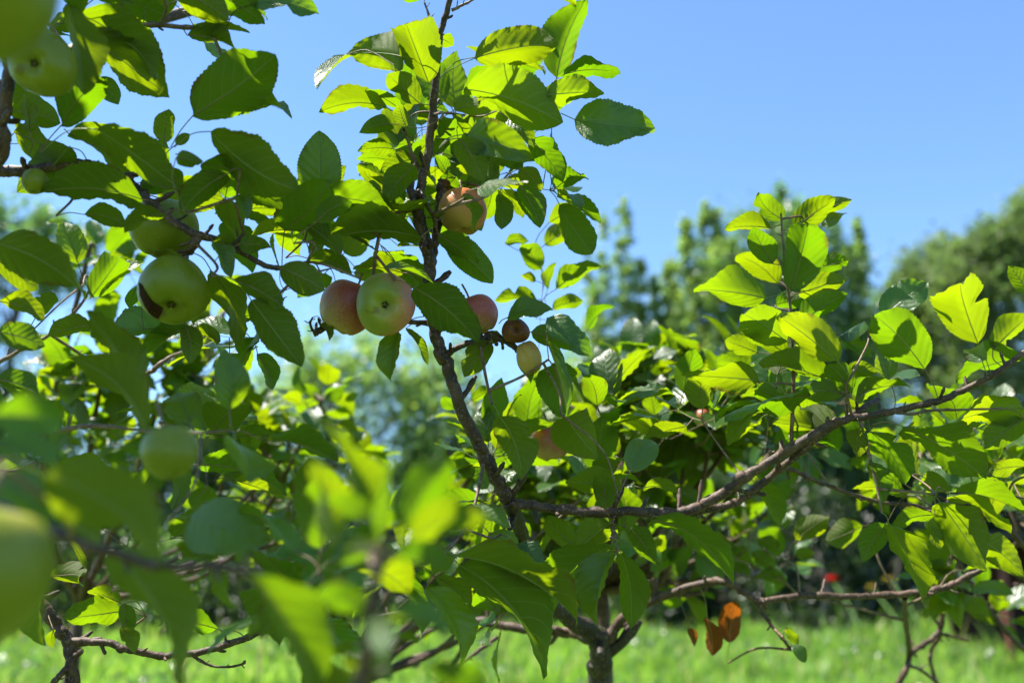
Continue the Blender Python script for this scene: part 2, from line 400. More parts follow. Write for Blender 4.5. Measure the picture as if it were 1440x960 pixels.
        s.leaves.append(dict(L=Ltrue, W=Wt, M=M, g=g, rnd=rv, mat=mat, size=Lp * max(w_, 10) + (1e6 if 'o' in flags else 0), A=A, label=label))
    def leaf_free(s, B, ax, upn, L, rnd=None, size=None):
        T = B + ax.normalized() * L
        if abs(ax.normalized().dot(upn.normalized())) > .97: upn = upn + Vector((.3, .5, 0))
        g = dict(fold=random.uniform(.1, .55), arch=random.uniform(.02, .14), side=random.uniform(-.08, .08), und=random.uniform(.02, .07),
                 twist=random.uniform(-.6, .6), cup=random.uniform(0, .07), seed=random.randrange(9999))
        dcam = max(.2, (B - CAM).length); nd = (CAM - B).normalized()
        v = (B - CAM); c = CR.transposed() @ v; px = 720 + F * c.x / -c.z if c.z < 0 else -999; py = 480 - F * c.y / -c.z if c.z < 0 else -999
        vis = 1 if (-60 < px < 1500 and -60 < py < 1020) else .0001
        s.leaves.append(dict(L=L, W=L * random.uniform(.56, .7), M=frame(B, T, upn), g=g, rnd=random.random() if rnd is None else rnd, mat=M_LEAF,
                             size=vis * (L * F / dcam) ** 2 * (.3 + abs(nd.dot(upn.normalized()))) if size is None else size))
    def spur(s, P, dirn, n=6, L=(.045, .085)):
        """a rosette of leaves at P"""
        ph = random.uniform(0, 6.28)
        d = dirn.normalized(); a = d.orthogonal().normalized(); b = d.cross(a)
        for i in range(n):
            an = ph + i * 2.4; r = a * math.cos(an) + b * math.sin(an)
            ax = (r * random.uniform(.7, 1.1) + d * random.uniform(.1, .9) + Vector((0, 0, random.uniform(-.35, .25)))).normalized()
            B = P + ax * random.uniform(.012, .03)
            up = (UP * .8 + d * .5 - S * -.25 + Vector((random.gauss(0, .35), random.gauss(0, .35), random.gauss(0, .2))))
            s.leaf_free(B, ax, up, random.uniform(*L))

TILES = dict(A=(3, 0, 0), B=(2.5714, 400, 0), C=(3, 0, 280), D=(3, 400, 280), E=(2.4, 840, 220), F=(2.4, 0, 560), G=(2.4, 400, 560), H=(2.4, 880, 560))
def read_leaves(tree, tile, depth, txt):
    k, ox, oy = TILES[tile]
    for ln in txt.strip().splitlines():
        q = ln.split('#')[0].split()
        if not q: continue
        bx, by, tx, ty, w_, dz = map(float, q[:6]); fl = q[6] if len(q) > 6 else 'l'
        A = (ox + float(q[7]) / k, oy + float(q[8]) / k) if len(q) > 8 else None
        tree.leaf_px(ox + bx / k, oy + by / k, ox + tx / k, oy + ty / k, w_ / k, depth + dz / 100, fl, A)
def fill(tree, x0, y0, x1, y1, d0, d1, n, L=(.045, .09)):
    """short leafy spurs, each a rosette on a thin twig of its own"""
    k = 0
    while k < n:
        P = at(random.uniform(x0, x1), random.uniform(y0, y1), random.uniform(d0, d1))
        best = min(tree.samples, key=lambda q: (q[0] - P).length)
        p, r = best; dist = (P - p).length
        if dist > .22: P = p + (P - p) * (.22 / dist); dist = .22
        rr = min(.0017, r * .8); pts = spline([tuple(p) + (rr,), tuple(p.lerp(P, .5) + Vector((random.gauss(0, .03), random.gauss(0, .03), -.03)) * dist) + (rr * .8,), tuple(P) + (rr * .6,)], 4)
        v, f = tube(pts[:, :3], pts[:, 3], 6, .06); tree.twigbuf.add(v, np.array(f[:-2]))
        for pp in pts[3:]: tree.samples.append((Vector(pp[:3]), pp[3]))
        c = random.randint(3, 6); tree.spur(P, ((P - p).normalized() if dist > 1e-4 else UP) + UP * .5, c, L); k += c

# ================================================================== SETTING
def ground_mat():
    k = N('meadow_soil'); o = k.n('TexCoord').outputs['Object']
    a = k.n('TexNoise', {'Vector': o, 'Scale': .5, 'Detail': 4}).outputs[0]; b = k.n('TexNoise', {'Vector': o, 'Scale': 9, 'Detail': 5}).outputs[0]
    c = k.mix(k.rng(a, .4, .62), (.06, .12, .022), (.10, .15, .035)); c = k.mix(k.rng(b, .5, .72, 0, .6), c, (.14, .12, .06))
    return k.done(k.n('BsdfPrincipled', {'Base Color': c, 'Roughness': .95, 'Specular IOR Level': .1}).outputs[0])
gx = np.concatenate([np.linspace(-600, -40, 12), np.linspace(-36, 36, 73), np.linspace(40, 600, 12)]); gy = np.concatenate([np.linspace(-60, -4, 8), np.linspace(-2, 60, 63), np.linspace(70, 900, 14)])
V = [(x, y, hgt(x, y)) for y in gy for x in gx]; nx = len(gx)
Fc = [(j * nx + i, j * nx + i + 1, (j + 1) * nx + i + 1, (j + 1) * nx + i) for j in range(len(gy) - 1) for i in range(nx - 1)]
tag(link('ground', mesh('ground', V, Fc, ground_mat())), kind='structure')

def grass_mat():
    k = N('grass_blade'); r = k.n('Attribute', attribute_name='rnd').outputs['Fac']
    o = k.n('TexCoord').outputs['Object']; a = k.n('TexNoise', {'Vector': o, 'Scale': .35, 'Detail': 3}).outputs[0]
    c = k.mix(r, (.10, .23, .03), (.18, .31, .05)); c = k.mix(k.rng(a, .45, .65, 0, .6), c, (.17, .26, .06)); c = k.mix(k.rng(r, .86, .92), c, (.36, .33, .17)); c = k.mix(k.rng(k.n('TexNoise', {'Vector': o, 'Scale': 1.1, 'Detail': 2}).outputs[0], .5, .62, 0, .6), c, (.05, .11, .02))
    t = k.mix(r, (.34, .66, .05), (.52, .80, .09)); t = k.mix(k.rng(r, .86, .92), t, (.6, .5, .22)); t = k.mix(k.rng(k.n('TexNoise', {'Vector': o, 'Scale': 1.1, 'Detail': 2}).outputs[0], .5, .62, 0, .5), t, (.16, .36, .03))
    p = k.n('BsdfPrincipled', {'Base Color': c, 'Roughness': .5, 'Specular IOR Level': .35})
    return k.done(k.n('MixShader', {0: .45, 1: p.outputs[0], 2: k.n('BsdfTranslucent', {'Color': t}).outputs[0]}).outputs[0])
def grass(n=190000):
    rs = np.random.RandomState(3)
    d = 3.2 * (30 / 3.2) ** rs.rand(n); x = rs.uniform(-.62, .62, n) * d; y = d
    cl = np.sin(x * 2.1 + np.sin(y * 1.3) * 2) * np.sin(y * 1.7 + x) * .5 + .5
    h = rs.uniform(.10, .34, n) * (.45 + 1.0 * cl) * np.where(rs.rand(n) < .04, 1.9, 1) * (.8 + .3 * np.clip(d / 15, 0, 1)); wd = (.0035 + .0009 * d) * rs.uniform(.7, 1.3, n)
    an = rs.uniform(0, 2 * np.pi, n); ln = h * rs.uniform(.1, .55, n); la = rs.uniform(0, 2 * np.pi, n)
    z0 = np.array([hgt(a, b_) for a, b_ in zip(x, y)]) - .01
    wx, wy = np.cos(an) * wd, np.sin(an) * wd; lx, ly = np.cos(la) * ln, np.sin(la) * ln
    b = np.stack([x, y, z0], 1); q = np.stack([wx, wy, 0 * wx], 1); l = np.stack([lx, ly, 0 * lx], 1); up = np.stack([0 * h, 0 * h, h], 1)
    Vv = np.stack([b - q, b + q, b + l * .3 + up * .6 + q * .8, b + l * .3 + up * .6 - q * .8, b + l + up], 1).reshape(-1, 3)
    i = np.arange(n) * 5; F4 = np.stack([i, i + 1, i + 2, i + 3], 1).tolist(); F3 = np.stack([i + 3, i + 2, i + 4], 1).tolist()
    rr = np.repeat(rs.rand(n), 5)
    tag(link('grass', mesh('grass', Vv, F4 + F3, grass_mat(), None, rr, False)), 'tall bright green grass lit by the sun', 'grass', kind='stuff')
grass()
def weeds(n=5200):
    rs = np.random.RandomState(12); cx = rs.uniform(-9, 9, 46); cy = rs.uniform(9, 19, 46); k = rs.randint(0, 46, n)
    P = np.stack([cx[k] + rs.normal(0, .22, n), cy[k] + rs.normal(0, .22, n), rs.uniform(.05, .42, n)], 1); P[:, 2] += [hgt(a, b_) for a, b_ in P[:, :2]]
    Vv, Fc, UV, rr = leaf_cloud(P, .10, 5); tag(link('weeds', mesh('weeds', Vv, Fc, M_FARD, UV, rr)), 'darker broad leaved weeds in low patches among the grass', 'weeds', kind='stuff')

def leaf_cloud(P, size, seed, flat=.5, aspect=.6):
    """many separate small leaves, each a folded pair of faces"""
    rs = np.random.RandomState(seed); n = len(P)
    ax = rs.normal(0, 1, (n, 3)) * [1, 1, .7]; ax /= np.linalg.norm(ax, axis=1)[:, None]
    nn = rs.normal(0, 1, (n, 3)) * [1, 1, 1] + [0, 0, flat * 2]; nn -= ax * (nn * ax).sum(1)[:, None]; nn /= np.linalg.norm(nn, axis=1)[:, None] + 1e-9
    q = np.cross(ax, nn); L = size * rs.uniform(.6, 1.3, n)[:, None]; W = L * aspect * .5
    Vv = np.stack([P, P + ax * L * .5 + q * W + nn * W * .3, P + ax * L, P + ax * L * .5 - q * W + nn * W * .3], 1).reshape(-1, 3)
    i = np.arange(n) * 4; Fc = np.concatenate([np.stack([i, i + 1, i + 2], 1), np.stack([i, i + 2, i + 3], 1)])
    UV = np.tile([[.5, 0], [1, .5], [.5, 1], [0, .5]], (n, 1)); rr = np.repeat(np.clip(rs.normal(.5, .25, n), 0, 1), 4)
    return Vv, Fc, UV, rr
weeds()
def clump_points(lobes, n, nclump, cr, seed):
    rs = np.random.RandomState(seed); w_ = np.array([l[3] * l[4] * l[5] for l in lobes]) ** .5; w_ /= w_.sum()
    ci = rs.choice(len(lobes), nclump, p=w_); lo = np.array(lobes)[ci]
    dr = rs.normal(0, 1, (nclump, 3)); dr /= np.linalg.norm(dr, axis=1)[:, None]; rad = rs.rand(nclump) ** .4
    C = lo[:, :3] + dr * rad[:, None] * lo[:, 3:6]
    cn = lo[:, 6] > 0; u = rs.rand(nclump) ** 1.25; an = rs.uniform(0, 6.283, nclump); rr_ = (1 - u) ** .8 * rs.rand(nclump) ** .5
    Cc = lo[:, :3] + np.stack([np.cos(an) * rr_ * lo[:, 3], np.sin(an) * rr_ * lo[:, 4], (u * 2 - 1) * lo[:, 5]], 1)
    C = np.where(cn[:, None], Cc, C)
    cs = cr * rs.uniform(.5, 1.4, nclump) * np.where(cn, 1 - .65 * u, 1)
    k = rs.randint(0, nclump, n); dd = rs.normal(0, 1, (n, 3)) * .5
    return C[k] + dd * cs[k][:, None], C
def far_tree(name, x, y, z, lobes, n, size, cr, mat, label, cat='tree', group=None, trunk_r=.12, th=2.0, seed=0, nclump=None):
    """lobes relative to the base (x, y, 0)"""
    random.seed(seed * 13 + 5)
    root = tag(empty(name, (x, y, z)), label, cat, group)
    P, C = clump_points(lobes, n, nclump or max(30, n // 24), cr, seed)
    P[:, 2] = np.maximum(P[:, 2], .05)
    Vv, Fc, UV, rr = leaf_cloud(P, size, seed)
    link('crown', mesh('crown', Vv, Fc, mat, UV, rr), root)
    b = Buf(); top = max(l[2] for l in lobes)
    tr = spline([(0, 0, -.1, trunk_r * 1.25), (random.uniform(-.1, .1), 0, th * .5, trunk_r), (random.uniform(-.2, .2), random.uniform(-.1, .1), th, trunk_r * .8), (0, 0, max(top, th * 1.1), trunk_r * .3)], 5)
    v, f = tube(tr[:, :3], tr[:, 3], 10, .06); b.add(v, np.array(f[:-2]))
    link('trunk', b.mesh('trunk', M_TRUNK), root)
    b = Buf()
    for c in C[np.random.RandomState(seed).permutation(len(C))[:26]]:
        k = random.randint(3, len(tr) - 2); s0 = tr[k][:3]; mid = s0 * .5 + c * .5 + np.array([0, 0, -.1])
        q = spline([tuple(s0) + (trunk_r * .35,), tuple(mid) + (trunk_r * .2,), tuple(c) + (trunk_r * .07,)], 4)
        v, f = tube(q[:, :3], q[:, 3], 6, .05); b.add(v, np.array(f[:-2]))
    link('limbs', b.mesh('limbs', M_TRUNK), root)['kind'] = 'stuff'
    return root
def lobe(base, px, py, d, rpx, rpy, cone=0):
    p = at(px, py, d); return (p.x - base[0], p.y - base[1], p.z - base[2], rpx * d / F, rpx * d / F, rpy * d / F, cone)
def tree_px(name, px, d, lob, n, size, cr, mat, label, **kw):
    k = 1 if name == 'bush' else max(1, (19.5 + d * .12) / d); d *= k; size *= min(k, 1.5); cr *= k; n = int(n * (1.6 if k > 1.3 else 1.45))
    g = ground_at(px, d); return far_tree(name, g.x, g.y, g.z, [lobe(g, q[0], q[1], d * (1 + q[4]), q[2], q[3], q[5] if len(q) > 5 else 0) for q in lob], n, size, cr, mat, label, **kw)

# --- tall narrow trees behind the right half
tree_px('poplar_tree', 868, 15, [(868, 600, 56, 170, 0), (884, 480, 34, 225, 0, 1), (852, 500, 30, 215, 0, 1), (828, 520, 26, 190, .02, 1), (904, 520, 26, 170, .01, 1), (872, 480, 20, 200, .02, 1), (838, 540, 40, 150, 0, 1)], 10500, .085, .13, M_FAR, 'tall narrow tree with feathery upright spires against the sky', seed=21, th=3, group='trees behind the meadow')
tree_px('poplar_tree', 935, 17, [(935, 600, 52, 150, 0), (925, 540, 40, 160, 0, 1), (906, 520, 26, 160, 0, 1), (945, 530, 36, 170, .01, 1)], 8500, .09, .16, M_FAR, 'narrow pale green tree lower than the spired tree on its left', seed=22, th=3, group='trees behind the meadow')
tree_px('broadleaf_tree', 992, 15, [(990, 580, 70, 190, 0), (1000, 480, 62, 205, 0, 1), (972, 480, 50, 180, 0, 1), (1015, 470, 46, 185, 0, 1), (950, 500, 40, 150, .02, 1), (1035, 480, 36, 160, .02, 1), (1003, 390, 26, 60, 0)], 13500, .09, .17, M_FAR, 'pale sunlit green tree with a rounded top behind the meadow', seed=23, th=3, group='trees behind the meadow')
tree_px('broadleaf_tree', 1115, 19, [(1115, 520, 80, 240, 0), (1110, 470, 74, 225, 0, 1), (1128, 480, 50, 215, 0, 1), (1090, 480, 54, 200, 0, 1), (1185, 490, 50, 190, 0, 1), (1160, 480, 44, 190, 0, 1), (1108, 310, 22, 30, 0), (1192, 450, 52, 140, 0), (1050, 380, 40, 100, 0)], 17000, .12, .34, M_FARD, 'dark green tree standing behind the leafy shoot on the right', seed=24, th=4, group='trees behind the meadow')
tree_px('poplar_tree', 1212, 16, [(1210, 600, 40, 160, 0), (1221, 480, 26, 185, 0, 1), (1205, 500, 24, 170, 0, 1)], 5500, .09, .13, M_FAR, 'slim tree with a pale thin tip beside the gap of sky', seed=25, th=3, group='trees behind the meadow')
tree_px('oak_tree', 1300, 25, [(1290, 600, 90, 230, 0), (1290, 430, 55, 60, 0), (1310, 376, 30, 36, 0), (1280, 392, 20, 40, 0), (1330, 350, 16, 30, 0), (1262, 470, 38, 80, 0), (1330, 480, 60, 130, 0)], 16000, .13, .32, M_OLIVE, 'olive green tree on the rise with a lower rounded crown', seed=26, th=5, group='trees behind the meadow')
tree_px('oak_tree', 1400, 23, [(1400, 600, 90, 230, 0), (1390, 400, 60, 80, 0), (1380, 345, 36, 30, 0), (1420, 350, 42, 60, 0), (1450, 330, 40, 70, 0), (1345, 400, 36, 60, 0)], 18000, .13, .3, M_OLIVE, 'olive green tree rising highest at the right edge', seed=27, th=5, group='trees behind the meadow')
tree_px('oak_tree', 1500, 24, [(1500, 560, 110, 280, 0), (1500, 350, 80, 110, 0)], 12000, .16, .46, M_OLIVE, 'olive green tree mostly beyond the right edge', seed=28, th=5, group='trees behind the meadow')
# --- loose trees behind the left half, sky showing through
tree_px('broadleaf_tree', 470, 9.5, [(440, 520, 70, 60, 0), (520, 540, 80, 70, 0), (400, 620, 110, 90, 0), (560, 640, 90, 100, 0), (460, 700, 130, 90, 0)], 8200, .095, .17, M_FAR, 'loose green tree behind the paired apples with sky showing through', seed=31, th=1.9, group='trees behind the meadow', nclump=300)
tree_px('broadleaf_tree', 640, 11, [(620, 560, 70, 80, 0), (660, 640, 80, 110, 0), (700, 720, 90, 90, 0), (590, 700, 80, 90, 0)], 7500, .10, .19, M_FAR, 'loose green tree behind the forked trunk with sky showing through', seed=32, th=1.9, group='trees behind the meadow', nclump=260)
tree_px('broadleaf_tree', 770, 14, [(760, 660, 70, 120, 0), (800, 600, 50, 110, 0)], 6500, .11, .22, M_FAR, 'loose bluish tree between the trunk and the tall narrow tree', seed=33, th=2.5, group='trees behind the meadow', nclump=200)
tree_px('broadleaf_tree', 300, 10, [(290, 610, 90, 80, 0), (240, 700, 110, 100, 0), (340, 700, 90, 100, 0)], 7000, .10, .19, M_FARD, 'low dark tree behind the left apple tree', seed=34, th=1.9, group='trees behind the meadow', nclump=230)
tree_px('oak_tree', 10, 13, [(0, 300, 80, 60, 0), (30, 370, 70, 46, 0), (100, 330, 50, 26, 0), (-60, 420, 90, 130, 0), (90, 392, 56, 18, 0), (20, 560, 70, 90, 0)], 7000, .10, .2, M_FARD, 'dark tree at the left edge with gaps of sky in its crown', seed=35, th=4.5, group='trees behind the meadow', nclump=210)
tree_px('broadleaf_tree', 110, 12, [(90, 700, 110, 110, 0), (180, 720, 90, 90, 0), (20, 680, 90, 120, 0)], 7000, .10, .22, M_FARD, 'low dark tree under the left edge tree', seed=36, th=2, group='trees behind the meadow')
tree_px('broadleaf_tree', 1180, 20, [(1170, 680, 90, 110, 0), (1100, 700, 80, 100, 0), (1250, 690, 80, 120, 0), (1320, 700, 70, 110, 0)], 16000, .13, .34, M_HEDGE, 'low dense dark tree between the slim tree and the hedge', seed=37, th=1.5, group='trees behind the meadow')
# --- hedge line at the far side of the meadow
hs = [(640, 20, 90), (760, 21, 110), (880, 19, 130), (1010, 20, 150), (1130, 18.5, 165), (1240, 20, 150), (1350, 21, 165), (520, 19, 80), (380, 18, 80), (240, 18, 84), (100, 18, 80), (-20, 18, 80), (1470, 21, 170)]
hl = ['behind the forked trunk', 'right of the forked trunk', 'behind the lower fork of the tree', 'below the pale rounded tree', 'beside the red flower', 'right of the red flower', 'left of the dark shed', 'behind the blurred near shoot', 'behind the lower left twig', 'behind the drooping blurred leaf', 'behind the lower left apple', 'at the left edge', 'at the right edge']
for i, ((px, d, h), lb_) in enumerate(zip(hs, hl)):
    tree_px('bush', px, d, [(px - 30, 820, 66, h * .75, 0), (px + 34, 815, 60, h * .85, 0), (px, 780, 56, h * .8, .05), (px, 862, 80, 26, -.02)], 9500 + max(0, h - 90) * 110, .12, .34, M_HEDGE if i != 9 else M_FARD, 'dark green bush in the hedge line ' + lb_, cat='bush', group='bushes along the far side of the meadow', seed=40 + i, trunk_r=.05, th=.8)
# --- red and yellow flowers by the hedge
def petal_mat(n_, c): return plain(n_, c, .5, .3, 40, .15)
M_RED, M_YEL, M_STEM = petal_mat('red_petal', (.75, .02, .03)), petal_mat('yellow_petal', (.60, .48, .05)), petal_mat('flower_stem', (.08, .17, .03))
def flower(px, py, d, r, mat, label, group=None, cat='flower'):
    g = ground_at(px, d); p = at(px, py, d); root = tag(empty('flower', g), label, cat, group)
    P = spline([(0, 0, 0), (.03, 0, (p.z - g.z) * .5), (p.x - g.x, p.y - g.y, p.z - g.z)], 4); v, f = tube(P, np.full(len(P), .012), 6); link('stem', mesh('stem', v, f, M_STEM), root)
    b = Buf()
    for ring, (n_, tilt, rr) in enumerate(((8, .15, 1), (7, .6, .85), (5, 1.05, .6))):
        for i in range(n_):
            a = i * 2 * math.pi / n_ + ring; dv = np.array([math.cos(a) * math.cos(tilt), math.sin(a) * math.cos(tilt), math.sin(tilt)]); q = np.array([-math.sin(a), math.cos(a), 0]); R_ = r * rr
            up = np.cross(dv, q) * -1; c = np.array(P[-1])
            b.add([c, c + dv * R_ * .5 + q * R_ * .3 + up * .02, c + dv * R_ + q * R_ * .15, c + dv * R_ - q * R_ * .15, c + dv * R_ * .5 - q * R_ * .3 + up * .02], [(0, 1, 2, 4), (2, 3, 4, 4)][:1]); b.add([c + dv * R_ * .5 + q * R_ * .3, c + dv * R_ + q * R_ * .15, c + dv * R_ - q * R_ * .15, c + dv * R_ * .5 - q * R_ * .3], [(0, 1, 2, 3)])
    link('petals', b.mesh('petals', mat), root)
flower(1170, 815, 15, .12, M_RED, 'round red flower standing alone before the dark hedge')
flower(1226, 826, 15, .09, M_YEL, 'yellow flower left of the hanging dark leaf', 'yellow flowers by the hedge')
flower(1250, 815, 15.5, .10, M_YEL, 'higher yellow flower behind the hanging dark leaf', 'yellow flowers by the hedge')
# --- dark open shed at the right edge
def box(b, x0, y0, z0, x1, y1, z1):
    b.add([(x0, y0, z0), (x1, y0, z0), (x1, y1, z0), (x0, y1, z0), (x0, y0, z1), (x1, y0, z1), (x1, y1, z1), (x0, y1, z1)], [(0, 3, 2, 1), (4, 5, 6, 7), (0, 1, 5, 4), (1, 2, 6, 5), (2, 3, 7, 6), (3, 0, 4, 7)])
M_SHED = plain('dark_shed_board', (.035, .016, .013), .8, .2, 4, .3); M_POST = plain('red_brown_post', (.16, .055, .04), .7, .3, 8, .3); M_ROOF = plain('shed_roof_felt', (.05, .045, .045), .85, .2, 6, .3)
g = ground_at(1440, 14); sh = tag(empty('shed', g), 'dark open wooden shed with red brown posts at the right edge', 'shed')
def part(name, mat, *bx):
    b = Buf()
    for q in bx: box(b, *q)
    me = b.mesh(name, mat); me.polygons.foreach_set('use_smooth', [False] * len(me.polygons)); return link(name, me, sh)
part('wall', M_SHED, (-.75, 1.6, 0, 2.6, 1.66, 1.75)); part('wall', M_SHED, (2.54, .05, 0, 2.6, 1.59, 1.75)); part('roof', M_ROOF, (-.95, -.25, 1.76, 2.8, 1.9, 1.84)); part('lower_board', M_SHED, (-.05, .08, .10, 2.5, .12, .55))
for x in (-.70, -.28, 1.1, 2.45): part('post', M_POST, (x, 0, 0, x + .09, .075, 1.755))

# ================================================================== APPLE TREES BEHIND, out of focus
class Small(object): pass
def back_tree(label, px, d, hub, spots, Lr=(.05, .085), seed=1, maxn=100, mat=None):
    """hub: (px, py, d) where the trunk divides; spots: (px, py, d, spread_px, leaves)"""
    random.seed(seed); np.random.seed(seed)
    g = ground_at(px, d); t = Tree(g, label, group='apple trees behind the middle one')
    H = at(*hub); t.branch3('trunk', [tuple(g) + (.024,), tuple(g.lerp(H, .5) + Vector((.006, .02, 0))) + (.018,), tuple(H) + (.013,)], M_BARK, .07, 12)
    for (sx, sy, d_, sp, n) in spots:
        C = at(sx, sy, d_); r = sp * d_ / F; m = H.lerp(C, .5) + Vector((random.uniform(-.08, .08), random.uniform(-.08, .08), random.uniform(-.12, .02)))
        t.branch3('branch', [tuple(H) + (.0075,), tuple(m) + (.005,), tuple(C + Vector((0, 0, -r * .3))) + (.004,), tuple(C + Vector((random.uniform(-r, r) * .5, 0, r * .8))) + (.002,)], M_BARK)
        k = 0
        while k < n:
            P = C + Vector((random.gauss(0, r * .55), random.gauss(0, max(r * .5, .06)), random.gauss(0, r * .55)))
            e = C.lerp(P, .35); pts = spline([tuple(e) + (.0028,), tuple(e.lerp(P, .5) + Vector((0, 0, -.01))) + (.002,), tuple(P) + (.0013,)], 3)
            v, f = tube(pts[:, :3], pts[:, 3], 5); t.twigbuf.add(v, np.array(f[:-2])); t.samples.append((P, .0014))
            c = random.randint(3, 7); t.spur(P, (P - C).normalized() + UP * .6 + Vector((0, -.2, 0)), c, Lr); k += c
    t.build(maxn); return t
back_tree('blurred sunlit apple tree behind the leafy shoot on the right', 842, 2.0, (846, 830, 2.0),
    [(900, 520, 1.8, 34, 30), (885, 600, 1.8, 50, 46), (940, 560, 1.75, 50, 44), (960, 640, 1.8, 60, 54), (1030, 600, 1.8, 60, 50), (1060, 520, 1.85, 40, 30), (880, 670, 1.7, 50, 40), (1010, 530, 1.7, 40, 30),
     (990, 760, 2.0, 50, 22), (1090, 690, 2.0, 46, 12), (1150, 540, 1.9, 50, 24), (1070, 790, 2.1, 40, 12), (920, 760, 1.9, 60, 34)], seed=51)
back_tree('blurred apple tree low behind the forked trunk', 412, 2.1, (500, 960, 2.1),
    [(700, 600, 1.85, 36, 30), (740, 660, 1.85, 55, 48), (800, 700, 1.85, 60, 46), (690, 700, 1.9, 50, 40), (640, 760, 2.0, 60, 40), (760, 780, 2.0, 60, 40), (830, 800, 2.0, 50, 30), (810, 600, 1.9, 45, 34), (680, 830, 2.1, 60, 26)], seed=52)
back_tree('blurred apple tree glowing behind the left boughs', 101, 2.3, (112, 850, 2.3),
    [(120, 370, 1.75, 34, 16), (150, 490, 1.8, 50, 30), (90, 560, 1.9, 50, 26), (260, 520, 1.9, 50, 34), (210, 600, 1.9, 60, 46), (330, 590, 2.0, 60, 46), (390, 640, 2.0, 50, 40), (440, 580, 2.0, 36, 18), (420, 700, 2.1, 60, 36), (340, 700, 2.1, 60, 36), (130, 650, 2.0, 60, 24), (500, 700, 2.2, 50, 22), (300, 460, 1.9, 40, 16)], seed=53)
back_tree('blurred apple tree at the right edge below the long limb', 1500, 2.0, (1480, 860, 2.0),
    [(1390, 690, 1.7, 50, 22), (1300, 630, 1.7, 50, 16), (1420, 620, 1.7, 50, 22), (1345, 775, 1.8, 40, 20), (1430, 740, 1.9, 50, 16), (1370, 850, 1.95, 34, 9)], seed=54)
random.seed(99); np.random.seed(99)


# ================================================================== MAIN APPLE TREE
base = ground_at(850, 1.62)
main = Tree(base, 'apple tree with a bare forked trunk rising through the middle and branches reaching right')
tp = at(846, 1010, 1.60)
main.branch3('trunk', [tuple(base) + (.030,), tuple(base.lerp(tp, .5) + Vector((.012, 0, 0))) + (.022,), tuple(tp) + (.0185,),
             tuple(at(843, 930, 1.57)) + (.0175,), tuple(at(838, 895, 1.54)) + (.016,), tuple(at(800, 868, 1.5)) + (.0125,), tuple(at(763, 835, 1.42)) + (.010,),
             tuple(at(742, 775, 1.32)) + (.0095,), tuple(at(728, 738, 1.25)) + (.0092,), tuple(at(716, 704, 1.2)) + (.0088,)], M_OLD, .06, 14)
main.branch('branch', [(717, 708, 1.2, 8.5), (704, 684, 1.19, 8), (685, 650, 1.18, 7.6), (667, 614, 1.17, 7.6), (645, 565, 1.16, 7.4), (631, 520, 1.16, 7.4), (613, 473, 1.16, 7.2),
                       (606, 420, 1.16, 7), (604, 385, 1.16, 7), (601, 345, 1.16, 6.2), (590, 300, 1.16, 5.6), (592, 266, 1.16, 5.3), (601, 218, 1.16, 5), (608, 163, 1.16, 4.8), (612, 113, 1.15, 4.4),
                       (620, 45, 1.15, 3.6), (633, 0, 1.14, 3.2), (645, -60, 1.14, 2.6), (650, -140, 1.14, 2)])
main.branch('branch', [(604, 372, 1.165, 5.4), (592, 330, 1.15, 5), (584, 290, 1.15, 4.8), (577, 262, 1.15, 4.8), (574, 240, 1.15, 4.6)])
main.branch('branch', [(606, 375, 1.17, 5.4), (612, 340, 1.18, 5.2), (617, 300, 1.19, 5.6), (621, 272, 1.19, 6), (624, 254, 1.19, 6)])
main.branch('branch', [(593, 270, 1.15, 2.6), (600, 288, 1.14, 2.2), (611, 308, 1.14, 2.6), (612, 330, 1.15, 2.6)])
main.branch('branch', [(591, 242, 1.16, 2.4), (580, 218, 1.16, 2.2), (573, 195, 1.16, 2), (568, 182, 1.15, 1.8)], M_TWIG)
main.branch('branch', [(635, 15, 1.14, 2), (650, 8, 1.14, 1.5), (668, -2, 1.14, 1.3)], M_TWIG)
main.branch('branch', [(617, 55, 1.15, 1.6), (606, 30, 1.15, 1.3), (597, 4, 1.15, 1.1)], M_TWIG)
# fruit bearing spur to the right and left of the leader
main.branch('branch', [(630, 497, 1.16, 4), (642, 489, 1.155, 3.6), (660, 482, 1.15, 3.2), (680, 476, 1.15, 4), (692, 470, 1.15, 5), (705, 477, 1.15, 4), (722, 487, 1.15, 3.6), (732, 496, 1.15, 3)])
main.branch('branch', [(612, 455, 1.2, 3.2), (560, 452, 1.22, 3), (500, 456, 1.21, 3.2), (463, 458, 1.18, 3.6), (450, 464, 1.17, 4), (441, 470, 1.17, 3.4)])
main.branch('branch', [(442, 468, 1.17, 1.5), (436, 455, 1.17, 1.4), (440, 446, 1.17, 1)])
main.branch('branch', [(586, 296, 1.15, 2), (562, 298, 1.14, 1.9), (547, 308, 1.13, 1.8), (534, 330, 1.13, 1.8), (528, 358, 1.13, 1.9), (525, 390, 1.14, 2)], M_TWIG)
